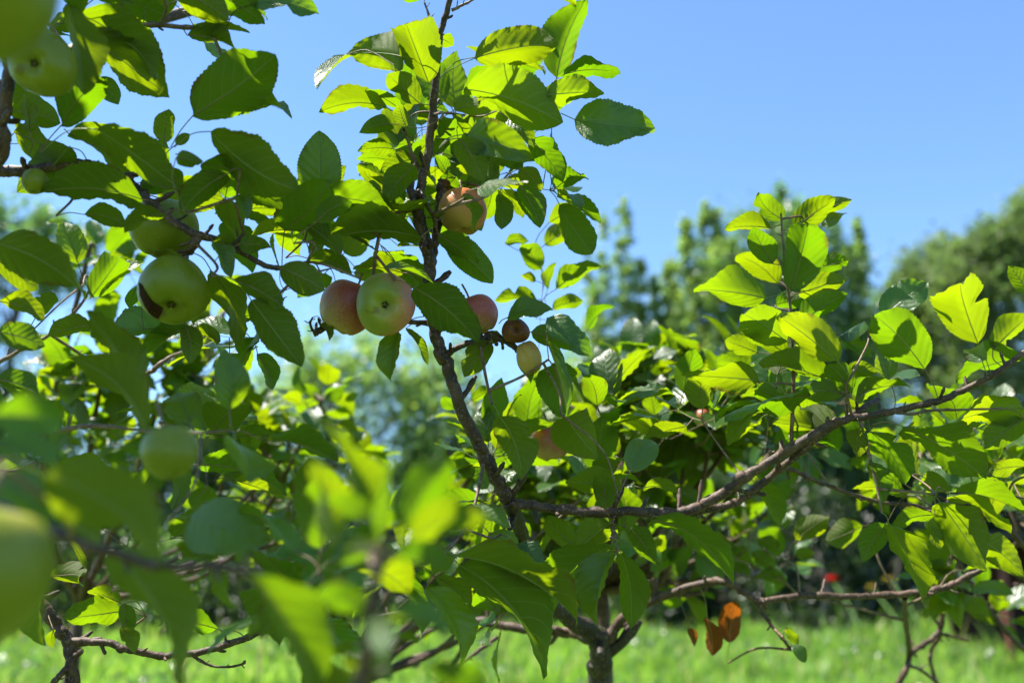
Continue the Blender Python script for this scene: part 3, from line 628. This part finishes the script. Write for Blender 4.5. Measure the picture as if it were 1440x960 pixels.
# right limb and its forks
main.branch('branch', [(716, 706, 1.2, 6.5), (740, 710, 1.2, 5.8), (775, 714, 1.2, 5.6), (825, 720, 1.19, 5.8), (880, 719, 1.19, 5.8), (925, 720, 1.19, 6), (968, 717, 1.19, 6.4), (1010, 697, 1.19, 6.4), (1050, 668, 1.18, 6),
                       (1090, 644, 1.18, 5.6), (1132, 618, 1.17, 5.6), (1165, 600, 1.17, 5.2), (1190, 590, 1.16, 4.6), (1225, 584, 1.16, 4.2), (1257, 578, 1.16, 4), (1292, 570, 1.15, 4), (1323, 562, 1.15, 4.2),
                       (1360, 546, 1.15, 3.6), (1394, 528, 1.14, 3.4), (1440, 495, 1.14, 3), (1500, 450, 1.14, 2.5)])
main.branch('branch', [(915, 722, 1.2, 5), (945, 731, 1.21, 4.8), (990, 716, 1.21, 5), (1026, 710, 1.21, 4.6), (1045, 700, 1.21, 4.6), (1062, 688, 1.205, 5), (1090, 664, 1.2, 4.5), (1130, 632, 1.18, 4.2), (1170, 600, 1.18, 4), (1212, 575, 1.18, 4), (1235, 562, 1.2, 3)])
main.branch('branch', [(1098, 658, 1.21, 3.2), (1118, 662, 1.23, 3), (1145, 675, 1.25, 2.8), (1172, 685, 1.27, 2.6), (1205, 697, 1.29, 2.5), (1238, 706, 1.3, 2.5), (1280, 709, 1.3, 2.3), (1313, 714, 1.3, 2.2), (1370, 690, 1.3, 1.8), (1440, 700, 1.3, 1.4)])
main.branch('branch', [(1113, 628, 1.19, 2.6), (1114, 590, 1.19, 2.4), (1116, 540, 1.19, 2.2), (1114, 480, 1.19, 2), (1110, 420, 1.19, 1.8), (1103, 360, 1.18, 1.5), (1098, 300, 1.18, 1.2)], M_TWIG)
main.branch('branch', [(1257, 578, 1.16, 2), (1280, 582, 1.15, 1.8), (1310, 577, 1.15, 1.6), (1350, 576, 1.14, 1.4), (1410, 574, 1.14, 1.2)], M_TWIG)
main.branch('branch', [(865, 716, 1.19, 3), (864, 700, 1.18, 2.8), (866, 688, 1.18, 2.4)])
main.branch('branch', [(857, 722, 1.19, 2.6), (862, 745, 1.18, 2.4), (866, 765, 1.18, 2.2), (868, 778, 1.18, 1.8)], M_TWIG)
# lower limbs
main.branch('branch', [(838, 900, 1.56, 9), (800, 888, 1.6, 8.5), (755, 884, 1.62, 8), (700, 878, 1.64, 7), (650, 868, 1.66, 6), (600, 860, 1.7, 5), (520, 870, 1.74, 4)])
main.branch('branch', [(700, 895, 1.6, 3.5), (672, 915, 1.6, 3.2), (648, 935, 1.6, 3), (630, 965, 1.6, 3)])
main.branch('branch', [(850, 900, 1.56, 9), (880, 866, 1.55, 7.5), (905, 850, 1.53, 6.5), (950, 832, 1.5, 6), (997, 818, 1.48, 5.6), (1022, 818, 1.46, 5.4), (1045, 832, 1.45, 5), (1066, 845, 1.44, 4.6), (1084, 843, 1.44, 4.8), (1115, 838, 1.44, 4.6),
                       (1147, 837, 1.44, 4.8), (1200, 838, 1.44, 4.6), (1247, 836, 1.44, 4.8), (1301, 832, 1.43, 5), (1335, 823, 1.43, 4.6), (1357, 812, 1.43, 4.4), (1386, 798, 1.42, 3.6)])
main.branch('branch', [(1063, 846, 1.44, 3.4), (1078, 870, 1.43, 2.8), (1097, 893, 1.42, 2.4), (1113, 914, 1.42, 2)])
main.branch('branch', [(1272, 840, 1.46, 4), (1274, 880, 1.7, 4.4), (1279, 915, 1.85, 5), (1272, 945, 1.85, 5.5), (1240, 990, 1.85, 6), (1150, 1100, 1.8, 8), (950, 1240, 1.7, 9), (853, 1300, 1.62, 10)])
main.branch('branch', [(1279, 918, 1.85, 5), (1300, 905, 1.87, 5), (1320, 888, 1.88, 5), (1325, 865, 1.88, 4.8), (1328, 838, 1.88, 4.4), (1345, 812, 1.88, 3.5), (1340, 780, 1.88, 2.6)])
main.branch('branch', [(1322, 890, 1.88, 3), (1345, 896, 1.88, 2.8), (1362, 900, 1.88, 2.4)])
main.branch('branch', [(1280, 935, 1.86, 3.4), (1300, 945, 1.9, 3.2), (1330, 970, 1.9, 3)])
main.branch('branch', [(1325, 890, 1.9, 3.5), (1308, 920, 1.95, 3.5), (1318, 965, 1.95, 3.2)])

read_leaves(main, 'B', 1.13, '''
425 205 222 195 165 2 ly
522 300 440 85 190 -3 lf
220 200 118 325 52 -8 ug 395 235
370 390 125 405 100 1 l
395 450 270 480 76 -1 l
490 375 372 268 108 0 ly
440 458 412 372 62 -3 ly
410 388 292 322 34 3 ug
400 540 265 545 62 3 l
470 570 345 625 92 4 l
470 595 358 735 112 -2 ly
650 322 1005 445 190 -4 ly 550 395
690 210 985 160 168 -2 l 555 290
700 205 945 262 100 3 ly 560 285
720 -25 1055 15 80 -3 ly
985 280 1090 0 158 0 lf
1000 272 1215 266 84 2 ly
950 345 1155 335 120 -2 ly
1048 432 1340 465 180 1 u 1000 410
612 400 705 380 84 -6 l
660 485 905 580 160 -7 u 560 530
630 500 722 660 122 -9 l 560 535
810 430 905 535 80 4 u
890 500 1010 655 118 4 l
700 680 880 655 96 -17 ug
850 670 925 822 92 -4 l
560 500 612 425 78 2 ly
120 725 385 765 105 -4 l
290 800 112 705 108 -1 l
350 690 292 665 40 2 ly
560 140 612 168 62 3 ly
775 700 785 830 72 2 ly
850 610 930 690 82 5 ly
745 540 750 650 52 6 ly
590 630 545 560 56 4 l
650 700 682 842 56 -5 l
480 600 520 520 70 5 ly
620 640 560 700 80 6 l
640 580 700 640 80 3 l
700 480 640 420 90 6 ly
470 500 430 620 60 6 l
500 -10 420 -30 60 2 ly
1000 300 930 430 100 5 ly
760 600 840 520 80 7 ly
''')
read_leaves(main, 'D', 1.13, '''
575 160 100 215 165 -2 l
440 60 130 32 80 2 ly
455 55 180 -5 92 -1 l
100 250 290 325 82 0 l
500 312 290 290 82 4 l
420 288 628 356 40 -8 un
545 372 818 602 205 -5 l
480 560 448 768 102 2 ub
512 545 605 698 52 3 ln
650 150 818 270 110 0 l
690 180 880 352 150 2 ly
870 600 760 752 120 1 l
940 500 1132 470 92 -1 u 905 525
1040 560 1238 632 112 -3 l
1108 500 1288 666 120 -6 uc
1108 600 1192 915 56 -8 un 1110 560
1128 700 1185 922 212 -1 l
990 672 1040 778 60 1 l
900 560 860 620 70 2 l
160 520 190 600 44 2 l
''')
read_leaves(main, 'D', 1.42, '''
970 -30 1080 120 100 -24 l
1085 300 1000 185 102 0 l
1100 190 1215 110 100 1 l
1115 100 1265 30 84 0 l
1145 380 1335 282 94 0 l
1065 425 885 430 66 -2 l
1110 380 1150 268 50 3 ly
1060 345 995 320 40 0 l
930 185 1030 175 50 0 l
1280 550 1390 452 60 8 l
720 885 662 835 62 0 l
790 850 882 800 56 0 l
1130 460 1260 430 70 6 ly
''')
read_leaves(main, 'E', 1.18, '''
628 215 545 122 84 0 lbc
588 242 430 245 62 1 ly
590 362 522 240 100 -1 ly
660 240 806 142 110 0 lf
752 200 860 145 62 3 l
658 448 712 233 168 -4 lf
757 236 842 190 52 4 u
740 375 846 350 76 2 l
680 462 840 412 88 2 l
568 478 325 450 142 -2 ly
640 625 490 532 156 -3 lyb
640 668 485 590 84 0 l
540 662 428 620 78 3 ly
690 562 845 462 92 2 l
808 690 616 542 142 -7 ly
545 756 285 738 124 -3 l
775 752 545 700 88 -2 ly
818 602 918 574 64 2 ug
820 605 925 682 84 3 u
1105 718 925 532 186 -6 ly 1150 815
960 542 1115 425 120 0 u
985 752 935 602 74 -1 u
990 752 1088 738 72 1 ug
1285 632 1228 428 200 -5 lyb 1315 735
1312 686 1258 650 82 -7 u
1335 652 1462 532 92 -2 ly
1455 462 1388 368 72 -2 ly
1442 685 1212 765 84 -1 l
860 792 776 700 92 -4 ly
835 735 945 725 62 -2 ly
870 822 1055 776 82 -5 lyb
822 800 732 800 92 -5 l
650 832 530 780 84 1 l
722 806 428 884 52 -3 ly
795 940 592 900 112 3 l
1442 850 1178 908 112 -3 ly
600 500 700 470 70 6 l
700 420 760 500 80 6 l
''')
read_leaves(main, 'H', 1.16, '''
935 95 1218 272 142 -3 l 830 90
85 410 362 626 122 -3 l 110 400
725 92 500 152 190 5 l
790 98 780 202 76 -1 lb
825 112 942 292 112 2 l
820 216 866 358 70 -1 l
1344 70 1208 172 104 0 l
1350 230 1225 250 54 3 ly
1088 322 1300 456 62 4 l
1090 316 1350 390 60 1 l
1060 348 1218 582 162 2 l 1040 330
888 420 1002 682 116 0 l
880 422 798 552 94 3 l
1042 392 898 432 54 4 l
450 290 520 432 84 16 ly
1010 400 1062 512 60 6 ub
560 832 606 890 44 18 u
540 775 580 835 36 20 l
1000 262 1092 322 80 8 l
1200 480 1344 600 120 14 l
930 320 820 260 70 12 l
''')
read_leaves(main, 'H', 1.7, '''
575 480 686 400 84 -22 ly
800 430 674 482 86 -22 l
450 470 520 520 52 0 ly
572 526 636 520 50 0 ly
500 575 426 520 56 0 l
540 630 440 595 52 0 ly
350 560 420 600 44 0 ly
340 510 420 560 50 4 l
1140 580 1345 600 40 -20 ly
1180 700 1100 660 60 0 ly
1140 700 1250 770 60 10 l
1000 730 1080 720 40 10 ly
1100 590 1010 560 40 0 ly
''')
read_leaves(main, 'G', 1.14, '''
590 562 888 932 200 -6 lb
570 530 990 750 118 -9 l
690 452 870 602 70 -4 u
780 490 870 600 84 -7 u
1108 492 872 762 110 1 l 1105 470
1100 420 972 532 130 6 l
1105 512 1060 780 122 -2 u 1105 480
1135 522 1168 776 106 -3 l 1110 490
1170 442 1255 562 90 3 l
725 60 802 272 142 -7 l
955 62 1058 202 176 -3 l
1165 246 1242 140 112 -4 u
1140 300 948 282 98 1 l
1085 372 1080 252 90 -1 l
1208 302 1332 322 46 0 ly
680 352 583 352 60 8 ug
640 262 580 205 56 8 l
980 500 885 400 92 9 l
380 600 462 802 82 2 l
510 602 632 692 60 3 l
600 372 762 432 50 -2 u
480 640 602 902 120 -5 u
560 520 500 600 90 4 l
700 560 600 640 90 6 l
1130 470 1180 500 60 -5 u
''')
# withered leaves low on the right
def withered(v, lab):
    k, ox, oy = TILES['H']; bx, by, tx, ty, w_ = v
    main.leaf_px(ox + bx / k, oy + by / k, ox + tx / k, oy + ty / k, w_ / k, 1.5, 'lo', None, lab)
withered((350, 822, 372, 682, 84), 'withered rust brown leaf hanging near the trunk')
withered((275, 742, 292, 868, 62), 'withered orange leaf with ragged edges')
withered((215, 775, 232, 835, 34), 'small withered orange leaf')
# smaller leaves that fill the shoots from behind
fill(main, 560, 120, 780, 330, 1.2, 1.4, 46)
fill(main, 1040, 400, 1180, 640, 1.22, 1.42, 16)
fill(main, 900, 570, 1160, 650, 1.22, 1.5, 24)
fill(main, 1280, 580, 1440, 720, 1.22, 1.5, 12)
fill(main, 640, 560, 900, 700, 1.25, 1.5, 26)
fill(main, 740, 720, 900, 840, 1.22, 1.45, 14)
fill(main, 560, 640, 740, 900, 1.2, 1.45, 26)
main.build(100)

# ================================================================== LEFT APPLE TREE
lb = Vector((-.86, 1.05, 0))
left = Tree(lb, 'apple tree at the left edge with green apples and shaded leaves close to the lens')
left.branch3('trunk', [tuple(lb) + (.045,), (-.84, 1.04, .6, .036), (-.80, 1.03, 1.1, .03), (-.78, 1.04, 1.6, .024), (-.74, 1.06, 2.1, .018), (-.68, 1.1, 2.6, .01)], M_BARK, .07, 14)
def P4(px, py, d, r): return tuple(at(px, py, d)) + (r / 1000,)
left.branch3('branch', [(-.78, 1.03, 1.35, .012), P4(-160, 262, 1.04, 9), P4(-60, 240, 1.04, 7), P4(0, 240, 1.04, 6.2), P4(40, 241, 1.04, 6.4), P4(75, 234, 1.04, 5.2), P4(110, 229, 1.04, 4.8), P4(145, 238, 1.04, 4.8), P4(173, 250, 1.04, 5), P4(195, 268, 1.04, 4.6),
                        P4(213, 287, 1.03, 4.4), P4(240, 310, 1.03, 4.2), P4(277, 330, 1.03, 4.6), P4(305, 337, 1.04, 3.6), P4(327, 347, 1.04, 3.2), P4(350, 361, 1.05, 3), P4(377, 375, 1.05, 3), P4(398, 377, 1.06, 2.4)])
left.branch('branch', [(173, 250, 1.04, 4), (190, 244, 1.04, 3.6), (208, 235, 1.04, 3.6), (222, 229, 1.04, 3)])
left.branch('branch', [(322, 344, 1.04, 2.6), (334, 339, 1.04, 2.4), (343, 328, 1.04, 2)])
left.branch('branch', [(275, 330, 1.03, 3.6), (274, 342, 1.03, 4), (268, 352, 1.04, 3.8), (258, 358, 1.05, 3)])
left.branch('branch', [(-40, 300, 1.0, 8), (-12, 240, .98, 8), (2, 195, .97, 8.5), (-8, 185, .97, 8), (4, 160, .97, 6.6), (12, 110, .97, 6), (10, 40, .97, 5), (0, -60, .97, 4)])
left.branch('branch', [(10, 20, .98, 4), (80, -10, 1.0, 3.6), (140, 30, 1.02, 3), (230, 36, 1.03, 2.6), (280, 40, 1.04, 2.2), (320, 42, 1.05, 1.8)], M_TWIG)
left.branch3('branch', [(-.79, 1.04, 1.0, .012), P4(-120, 780, 1.14, 9), P4(-20, 812, 1.14, 8), P4(40, 838, 1.14, 7.4), P4(64, 858, 1.14, 7), P4(82, 884, 1.14, 6.6), P4(96, 903, 1.14, 6.8), P4(100, 935, 1.13, 6.2), P4(107, 962, 1.13, 5.6), P4(120, 1010, 1.13, 4.6)])
left.branch('branch', [(96, 903, 1.14, 5), (125, 901, 1.14, 4.4), (155, 904, 1.14, 4), (182, 914, 1.14, 4), (225, 921, 1.15, 4), (270, 918, 1.15, 4), (300, 912, 1.15, 3.8), (320, 905, 1.15, 4), (345, 897, 1.15, 3.8), (367, 888, 1.15, 3)])
left.branch('branch', [(98, 935, 1.13, 3.6), (88, 945, 1.12, 3.4), (74, 960, 1.12, 3)])
left.branch('branch', [(268, 920, 1.15, 2), (285, 930, 1.15, 1.8), (300, 936, 1.15, 1.4), (322, 937, 1.15, 1.3), (338, 934, 1.15, 1.4), (345, 930, 1.15, 2.2)])
left.branch3('branch', [(-.78, 1.03, 1.25, .012), P4(-300, 640, .9, 7), P4(-60, 690, .7, 5), P4(75, 747, .56, 3.2), P4(187, 787, .56, 2.8), P4(250, 797, .56, 2.6), P4(312, 797, .56, 2.4), P4(360, 815, .56, 2), P4(400, 850, .56, 1.6)], M_BARK)
left.branch3('branch', [(-.82, 1.03, .85, .012), P4(-300, 1250, .7, 7), P4(100, 1300, .5, 5.5), P4(420, 1120, .46, 4.5), P4(505, 960, .46, 3.6), P4(520, 880, .46, 3), P4(526, 830, .46, 2.7), P4(534, 790, .46, 2.2), P4(540, 765, .46, 1.8)], M_BARK)
left.branch3('branch', [(-.79, 1.04, 1.15, .01), P4(-200, 520, 1.3, 5), P4(-60, 530, 1.32, 4), P4(0, 508, 1.32, 3), P4(36, 488, 1.32, 2.6), P4(70, 470, 1.33, 2.4), P4(112, 430, 1.34, 2), P4(130, 400, 1.34, 1.6)], M_TWIG)
left.branch('branch', [(70, 470, 1.33, 2), (150, 520, 1.36, 2.6), (205, 525, 1.36, 3.2), (225, 512, 1.36, 3.4), (242, 500, 1.37, 2)], M_TWIG)
left.branch('branch', [(-20, 660, .9, 3), (40, 620, .9, 2.4), (110, 600, .9, 2.4), (160, 600, .9, 2)], M_TWIG)
read_leaves(left, 'A', 1.03, '''
815 487 1162 232 292 -3 l 720 622
890 555 1256 802 225 -5 lC 735 622
850 690 1190 884 180 -2 l 740 650
960 732 764 905 132 -4 l
412 545 760 800 175 -6 l 170 645
262 525 440 330 190 -4 l 165 640
290 20 352 400 150 -7 l
335 60 668 330 180 -3 l
365 150 716 412 210 -1 l
480 -25 705 70 130 0 l
740 -45 965 85 160 -5 l
925 -20 1115 105 122 -1 ly
1062 20 1346 62 110 0 u
790 150 1000 215 96 1 ly
845 122 1056 142 54 2 ly
692 606 712 460 90 2 l 715 625
742 666 858 682 76 -7 ly
742 610 800 565 46 1 l
290 565 576 716 130 1 l 270 545
602 842 170 812 180 -3 l
290 620 72 812 190 0 l
60 560 312 690 150 2 l
40 470 255 520 132 2 l
125 556 98 390 66 -3 l 125 650
100 592 60 510 42 4 ly
592 770 706 800 90 1 l
722 705 750 815 86 -2 lb
1200 975 1392 768 262 1 l
1335 935 1485 850 100 -3 ly
1012 450 1232 492 82 2 l
940 840 1005 1000 120 3 l
1010 822 1042 930 78 -4 u
355 905 535 955 92 0 ly
380 -30 562 25 102 -2 l
300 -40 342 62 140 -9 l
410 330 500 442 90 4 ly
700 -20 660 95 100 2 ly
600 20 560 110 100 4 ly
130 300 60 470 100 5 l
''')
read_leaves(left, 'C', 1.05, '''
-15 185 366 415 232 -12 l
-20 250 160 385 132 -2 l
330 272 268 90 122 24 u
380 420 512 240 150 22 lf
402 392 612 268 92 26 u
-5 430 186 510 92 -4 l
150 500 222 395 96 8 l
-10 560 190 622 122 -8 l
400 530 202 572 92 2 ly
590 830 362 474 152 -14 lc
620 965 282 664 150 -22 l
-20 760 172 832 96 -10 l
692 60 524 142 84 -7 l
760 540 438 604 152 5 u
800 536 600 668 102 3 l
780 530 802 696 102 -1 l
890 300 1000 622 112 2 ly
880 400 815 530 72 4 ly
930 600 790 558 72 6 ly
900 180 975 336 78 -4 u
985 340 1192 452 112 -6 l
1060 425 1272 706 188 -4 l 980 335
1180 290 1372 385 142 -2 l
900 600 960 776 58 22 u
1010 742 1090 582 82 8 ly
690 905 762 952 72 -4 u
805 942 752 812 172 -6 u
1080 490 958 530 72 6 l
1010 190 1142 200 92 -2 l
980 240 920 150 92 -2 l
590 362 545 462 52 6 ly
1440 230 1295 110 100 0 l
''')
read_leaves(left, 'F', 1.12, '''
140 250 560 545 265 -64 l
-25 60 218 90 175 -62 u
-25 275 165 450 150 -58 u
640 400 915 475 225 -34 u
370 515 610 1010 185 -52 lc
840 585 1060 990 175 -60 l
880 628 940 832 185 -20 l
415 716 214 742 105 -2 ly
406 690 294 650 52 -3 l
750 782 554 752 66 0 ly
170 602 272 598 82 -3 l
668 225 966 330 92 0 l
838 182 832 88 84 1 lf
1080 522 884 552 92 -26 u
1150 560 1000 620 100 -20 u
790 275 962 335 62 4 ly
235 480 292 576 36 -4 ln
180 780 180 842 32 -2 l
420 690 430 800 60 -5 l
410 770 455 860 60 -6 l
-20 150 200 240 110 -50 u
700 300 650 380 60 -20 l
200 380 330 500 110 -50 l
''')
read_leaves(left, 'G', .49, '''
150 485 82 205 135 0 ly
290 405 138 340 82 -2 l
272 400 140 85 135 2 l
332 470 352 208 62 -3 ug
398 430 555 215 172 1 l
415 480 690 405 132 0 l
378 525 580 600 102 -1 l
290 705 88 668 112 -3 ly
330 755 565 805 70 -4 u
450 900 690 970 62 -4 l
320 720 335 872 48 -5 ug
300 965 190 870 80 -3 l
320 500 180 560 90 2 l
''')
fill(left, -40, -40, 330, 40, 1.05, 1.3, 26)
fill(left, -40, 60, 200, 300, 1.08, 1.25, 10)
fill(left, 300, 260, 480, 400, 1.1, 1.3, 12)
fill(left, -40, 600, 330, 780, .8, 1.15, 24)
fill(left, 250, 760, 460, 860, .85, 1.1, 10)
fill(left, 350, 300, 470, 520, 1.12, 1.3, 12)
fill(left, 390, 265, 560, 370, 1.12, 1.28, 14)
fill(left, 380, 800, 620, 960, .55, 1.0, 16)
# unseen leaves added above the frame along the sun's rays, to shade those below
shade_leaf_n = 0
while shade_leaf_n < 170:
    px, py, d = random.uniform(-150, 470), random.uniform(-60, 560), random.uniform(.9, 1.2)
    if random.random() < .62: px, py, d = random.uniform(-100, 300), random.uniform(520, 760), random.uniform(.5, .9)
    elif random.random() < .12: px, py, d = random.uniform(330, 460), random.uniform(780, 950), random.uniform(.5, .6)
    P = at(px, py, d) + S * random.uniform(.25, 1.1)
    c = CR.transposed() @ (P - CAM); y = 480 - F * c.y / -c.z
    if y > -140: continue
    left.leaf_free(P, Vector((random.gauss(0, 1), random.gauss(0, 1), random.gauss(-.2, .5))), UP + Vector((random.gauss(0, .35), random.gauss(0, .35), 0)), random.uniform(.06, .10))
    shade_leaf_n += 1
left.branch3('branch', [(-.76, 1.05, 1.9, .012), (-.6, 1.15, 2.15, .009), (-.4, 1.3, 2.35, .007), (-.2, 1.4, 2.5, .004)], M_BARK)
left.branch3('branch', [(-.75, 1.05, 1.95, .010), (-.6, .9, 2.1, .008), (-.45, .75, 2.15, .005), (-.3, .65, 2.15, .003)], M_BARK)
left.build(100)

# ================================================================== APPLES
def apple_profile(R0, n=22, m=36, tall=.92, seed=0, lump=.02):
    rs = np.random.RandomState(seed); V = []; ph = rs.uniform(0, 6.3, 4)
    for i in range(n + 1):
        t = i / n * math.pi
        for j in range(m):
            a = 2 * math.pi * j / m
            r = math.sin(t); z = math.cos(t)
            rr = R0 * (r ** .86) * (1 + .03 * math.cos(5 * a + ph[0]) * (z < 0) * -z + lump * math.sin(2 * a + ph[1]) + lump * .7 * math.sin(3 * a + ph[2]))
            zz = R0 * tall * z * (1.02 if z > 0 else .98)
            # dimples at the stem (top) and the calyx (bottom)
            if z > 0: zz -= R0 * .42 * math.exp(-(r / .36) ** 2)
            else:
                zz += R0 * .38 * math.exp(-(r / .27) ** 2); zz -= R0 * .03 * math.cos(5 * a + ph[0]) * math.exp(-((r - .42) / .2) ** 2)
            if z < 0: rr *= 1 - .10 * (-z) ** 1.5
            V.append((rr * math.cos(a), rr * math.sin(a), zz))
    Fc = []
    for i in range(n):
        for j in range(m):
            k = (j + 1) % m; Fc.append((i * m + j, (i + 1) * m + j, (i + 1) * m + k, i * m + k))
    return np.array(V), Fc
def calyx_geo(R0, seed, tall=.92):
    rs = np.random.RandomState(seed); b = Buf(); z0 = -R0 * (tall * .98 - .37)
    for k in range(5):
        a = k * 2 * math.pi / 5 + rs.uniform(-.2, .2); L = R0 * rs.uniform(.10, .15); wv = R0 * .045
        d = np.array([math.cos(a), math.sin(a), 0]); q = np.array([-math.sin(a), math.cos(a), 0]); dn = np.array([0, 0, -1.])
        pts = [(.02, 1), (.07, 1.2), (.10, .9), (.11 if rs.rand() > .5 else .03, .3)]
        V = []
        for i, (r, ww) in enumerate(pts):
            c = d * R0 * r + dn * (i * L * .28) + np.array([0, 0, z0])
            V += [c - q * wv * ww, c + q * wv * ww, c + d * R0 * .02]
        Fc = []
        for i in range(3):
            for j in range(3): k2 = (j + 1) % 3; Fc.append((i * 3 + j, i * 3 + k2, (i + 1) * 3 + k2, (i + 1) * 3 + j))
        b.add(V, Fc)
    return b
def apple(px, py, d, r_px, calyx, mat, label, group=None, tall=.92, stem=.03, seed=0, lump=.035, cat='apple', squash=None):
    """calyx = direction of the blossom end in picture terms (right, up, towards the lens)"""
    C = at(px, py, d); R0 = r_px * d / F
    v = CR @ Vector(calyx).normalized(); z = -v
    x = z.orthogonal().normalized() if abs(z.dot(CR @ Vector((1, 0, 0)))) > .95 else ((CR @ Vector((1, 0, 0))) - z * z.dot(CR @ Vector((1, 0, 0)))).normalized()
    y = z.cross(x); M = Matrix((x, y, z)).transposed().to_4x4(); M.translation = C
    root = empty('apple', C); root.matrix_world = M; tag(root, label, cat, group)
    V, Fc = apple_profile(R0, tall=tall, seed=seed, lump=lump)
    if squash is not None: V = squash(V, R0)
    sk = link('skin', mesh('skin', V, Fc, mat), root)
    link('calyx', calyx_geo(R0, seed, tall).mesh('calyx', M_DRY), root)
    if stem:
        P = spline([(0, 0, R0 * .42), (R0 * .06, 0, R0 * .42 + stem * .5), (R0 * .02, R0 * .15, R0 * .42 + stem)], 4)
        tv, tf = tube(P, np.linspace(.0011, .0014, len(P)), 6, .08)
        link('stem', mesh('stem', tv, tf, M_TWIG), root)
    return root, R0
apple(542, 428, 1.115, 43, (.10, -.05, 1), M_AP, 'pale green and pink apple facing the lens, in front of the redder one', 'ripening apples on the middle tree', tall=.95, stem=.012, seed=3)
apple(488, 432, 1.165, 40, (-.35, -.9, .15), M_AR, 'dull red apple half hidden behind the pale green and pink one', 'ripening apples on the middle tree', tall=1.02, seed=4)
apple(650, 298, 1.175, 35, (.1, -.95, .25), M_AR2, 'red apple with a leaf across it beside the upper leader', 'ripening apples on the middle tree', tall=.98, seed=5)
apple(668, 444, 1.17, 33, (.3, -.7, .1), M_AR, 'dull red apple covered on its left by a big leaf', 'ripening apples on the middle tree', seed=6)
apple(774, 622, 1.32, 29, (.2, -.9, .2), M_AR, 'out of focus pink red apple deep behind the leaves', 'ripening apples on the middle tree', seed=7)
apple(60, 90, .93, 46, (.02, -.22, .9), M_AG, 'green apple at the upper left showing its blossom end', 'green apples on the left tree', stem=.02, seed=8)
apple(-32, -18, .44, 112, (-.2, -.9, .3), M_AG, 'blurred yellow green apple cut by the upper left corner', 'green apples on the left tree', seed=9)
apple(-56, 802, .41, 122, (-.2, -.9, .2), M_AG, 'large blurred green apple cut by the lower left edge', 'green apples on the left tree', seed=10)
apple(232, 322, 1.075, 46, (.05, -.9, .2), M_AG, 'shaded green apple hanging behind the bough, above the wounded one', 'green apples on the left tree', tall=.95, stem=.02, seed=11)
apple(238, 636, .70, 39, (.3, -.8, .2), M_AG, 'pale green apple mostly hidden by blurred leaves', 'green apples on the left tree', tall=1.02, seed=12)
apple(49, 255, 1.0, 17, (.1, -1, .2), M_AG, 'tiny unripe green apple under the left bough', 'green apples on the left tree', tall=1.1, stem=.01, seed=13)
# the wounded apple: a real pit in its flank
wr, wR = None, 50 * 1.035 / F
def wound(V, R0): return V
wr, wR = apple(244, 409, 1.035, 50, (.10, -.62, .60), M_AG, 'green apple with a dark open wound on its left flank', 'green apples on the left tree', tall=.90, stem=.02, seed=14)
Cw = at(244, 409, 1.035)
prof = [(-48, -12), (-44, -8), (-38, 2), (-31, 12), (-22, 20), (-16, 23), (-17, 30), (-21, 38), (-27, 36), (-34, 30), (-40, 20), (-46, 6)]
Wi = wr.matrix_world.inverted()
sk = [c for c in wr.children if c.name.startswith('skin')][0]
from mathutils.bvhtree import BVHTree
bv = BVHTree.FromPolygons([v.co.copy() for v in sk.data.vertices], [tuple(p.vertices) for p in sk.data.polygons])
def shell(sx, sy, eps):
    o = Wi @ CAM; tgt = Wi @ at(244 + sx, 409 + sy, 1.035); h = bv.ray_cast(o, (tgt - o).normalized())
    if h[0] is None: h = bv.find_nearest(tgt)
    return h[0] + h[1] * eps
cx, cy = -31, 12; V = []; Fc = []; m = len(prof)
for fr, ep in ((1.0, -.0006), (.99, .0012), (.86, .0010), (.6, .0010), (.3, .0011)):
    for (a, b_) in prof: V.append(tuple(shell(cx + (a - cx) * fr, cy + (b_ - cy) * fr, ep)))
V.append(tuple(shell(cx, cy, .0012)))
for i in range(4):
    for j in range(m): k = (j + 1) % m; Fc.append((i * m + j, i * m + k, (i + 1) * m + k, (i + 1) * m + j))
for j in range(m): Fc.append((4 * m + j, 4 * m + (j + 1) % m, 5 * m))
rimV = [tuple(shell(cx + (a - cx) * f_, cy + (b_ - cy) * f_, e_)) for f_, e_ in ((1.16, -.0004), (1.10, .0006), (.95, .0007)) for (a, b_) in prof]
rimF = [(i * m + j, i * m + (j + 1) % m, (i + 1) * m + (j + 1) % m, (i + 1) * m + j) for i in range(2) for j in range(m)]
link('wound_rim', mesh('wound_rim', rimV, rimF, plain('corky_rim', (.16, .12, .05), .8, .2, 400, .5)), wr)
link('wound', mesh('wound', V, Fc, M_ROT), wr)['label'] = 'dark brown open wound in the apple skin'
apple(725, 465, 1.14, 19, (.1, .15, 1), M_AROT, 'small rotten dark brown apple at the end of the spur', 'spoilt apples on the middle tree', seed=15, lump=.06, stem=.01)
def shrivel(V, R0):
    V = V.copy(); a = np.arctan2(V[:, 1], V[:, 0]); V[:, :2] *= (1 + .10 * np.sin(7 * a + V[:, 2] / R0 * 2) * .7)[:, None]; V[:, 0] *= .8; return V
apple(744, 503, 1.14, 21, (.3, -1, .3), M_ASH, 'shrivelled yellow brown apple below the rotten one', 'spoilt apples on the middle tree', tall=1.2, seed=16, lump=.06, squash=shrivel, stem=.01)
apple(988, 587, 1.62, 14, (.0, -1, .2), M_AR, 'small blurred orange red apple among the leaves on the right', 'spoilt apples on the middle tree', seed=17)
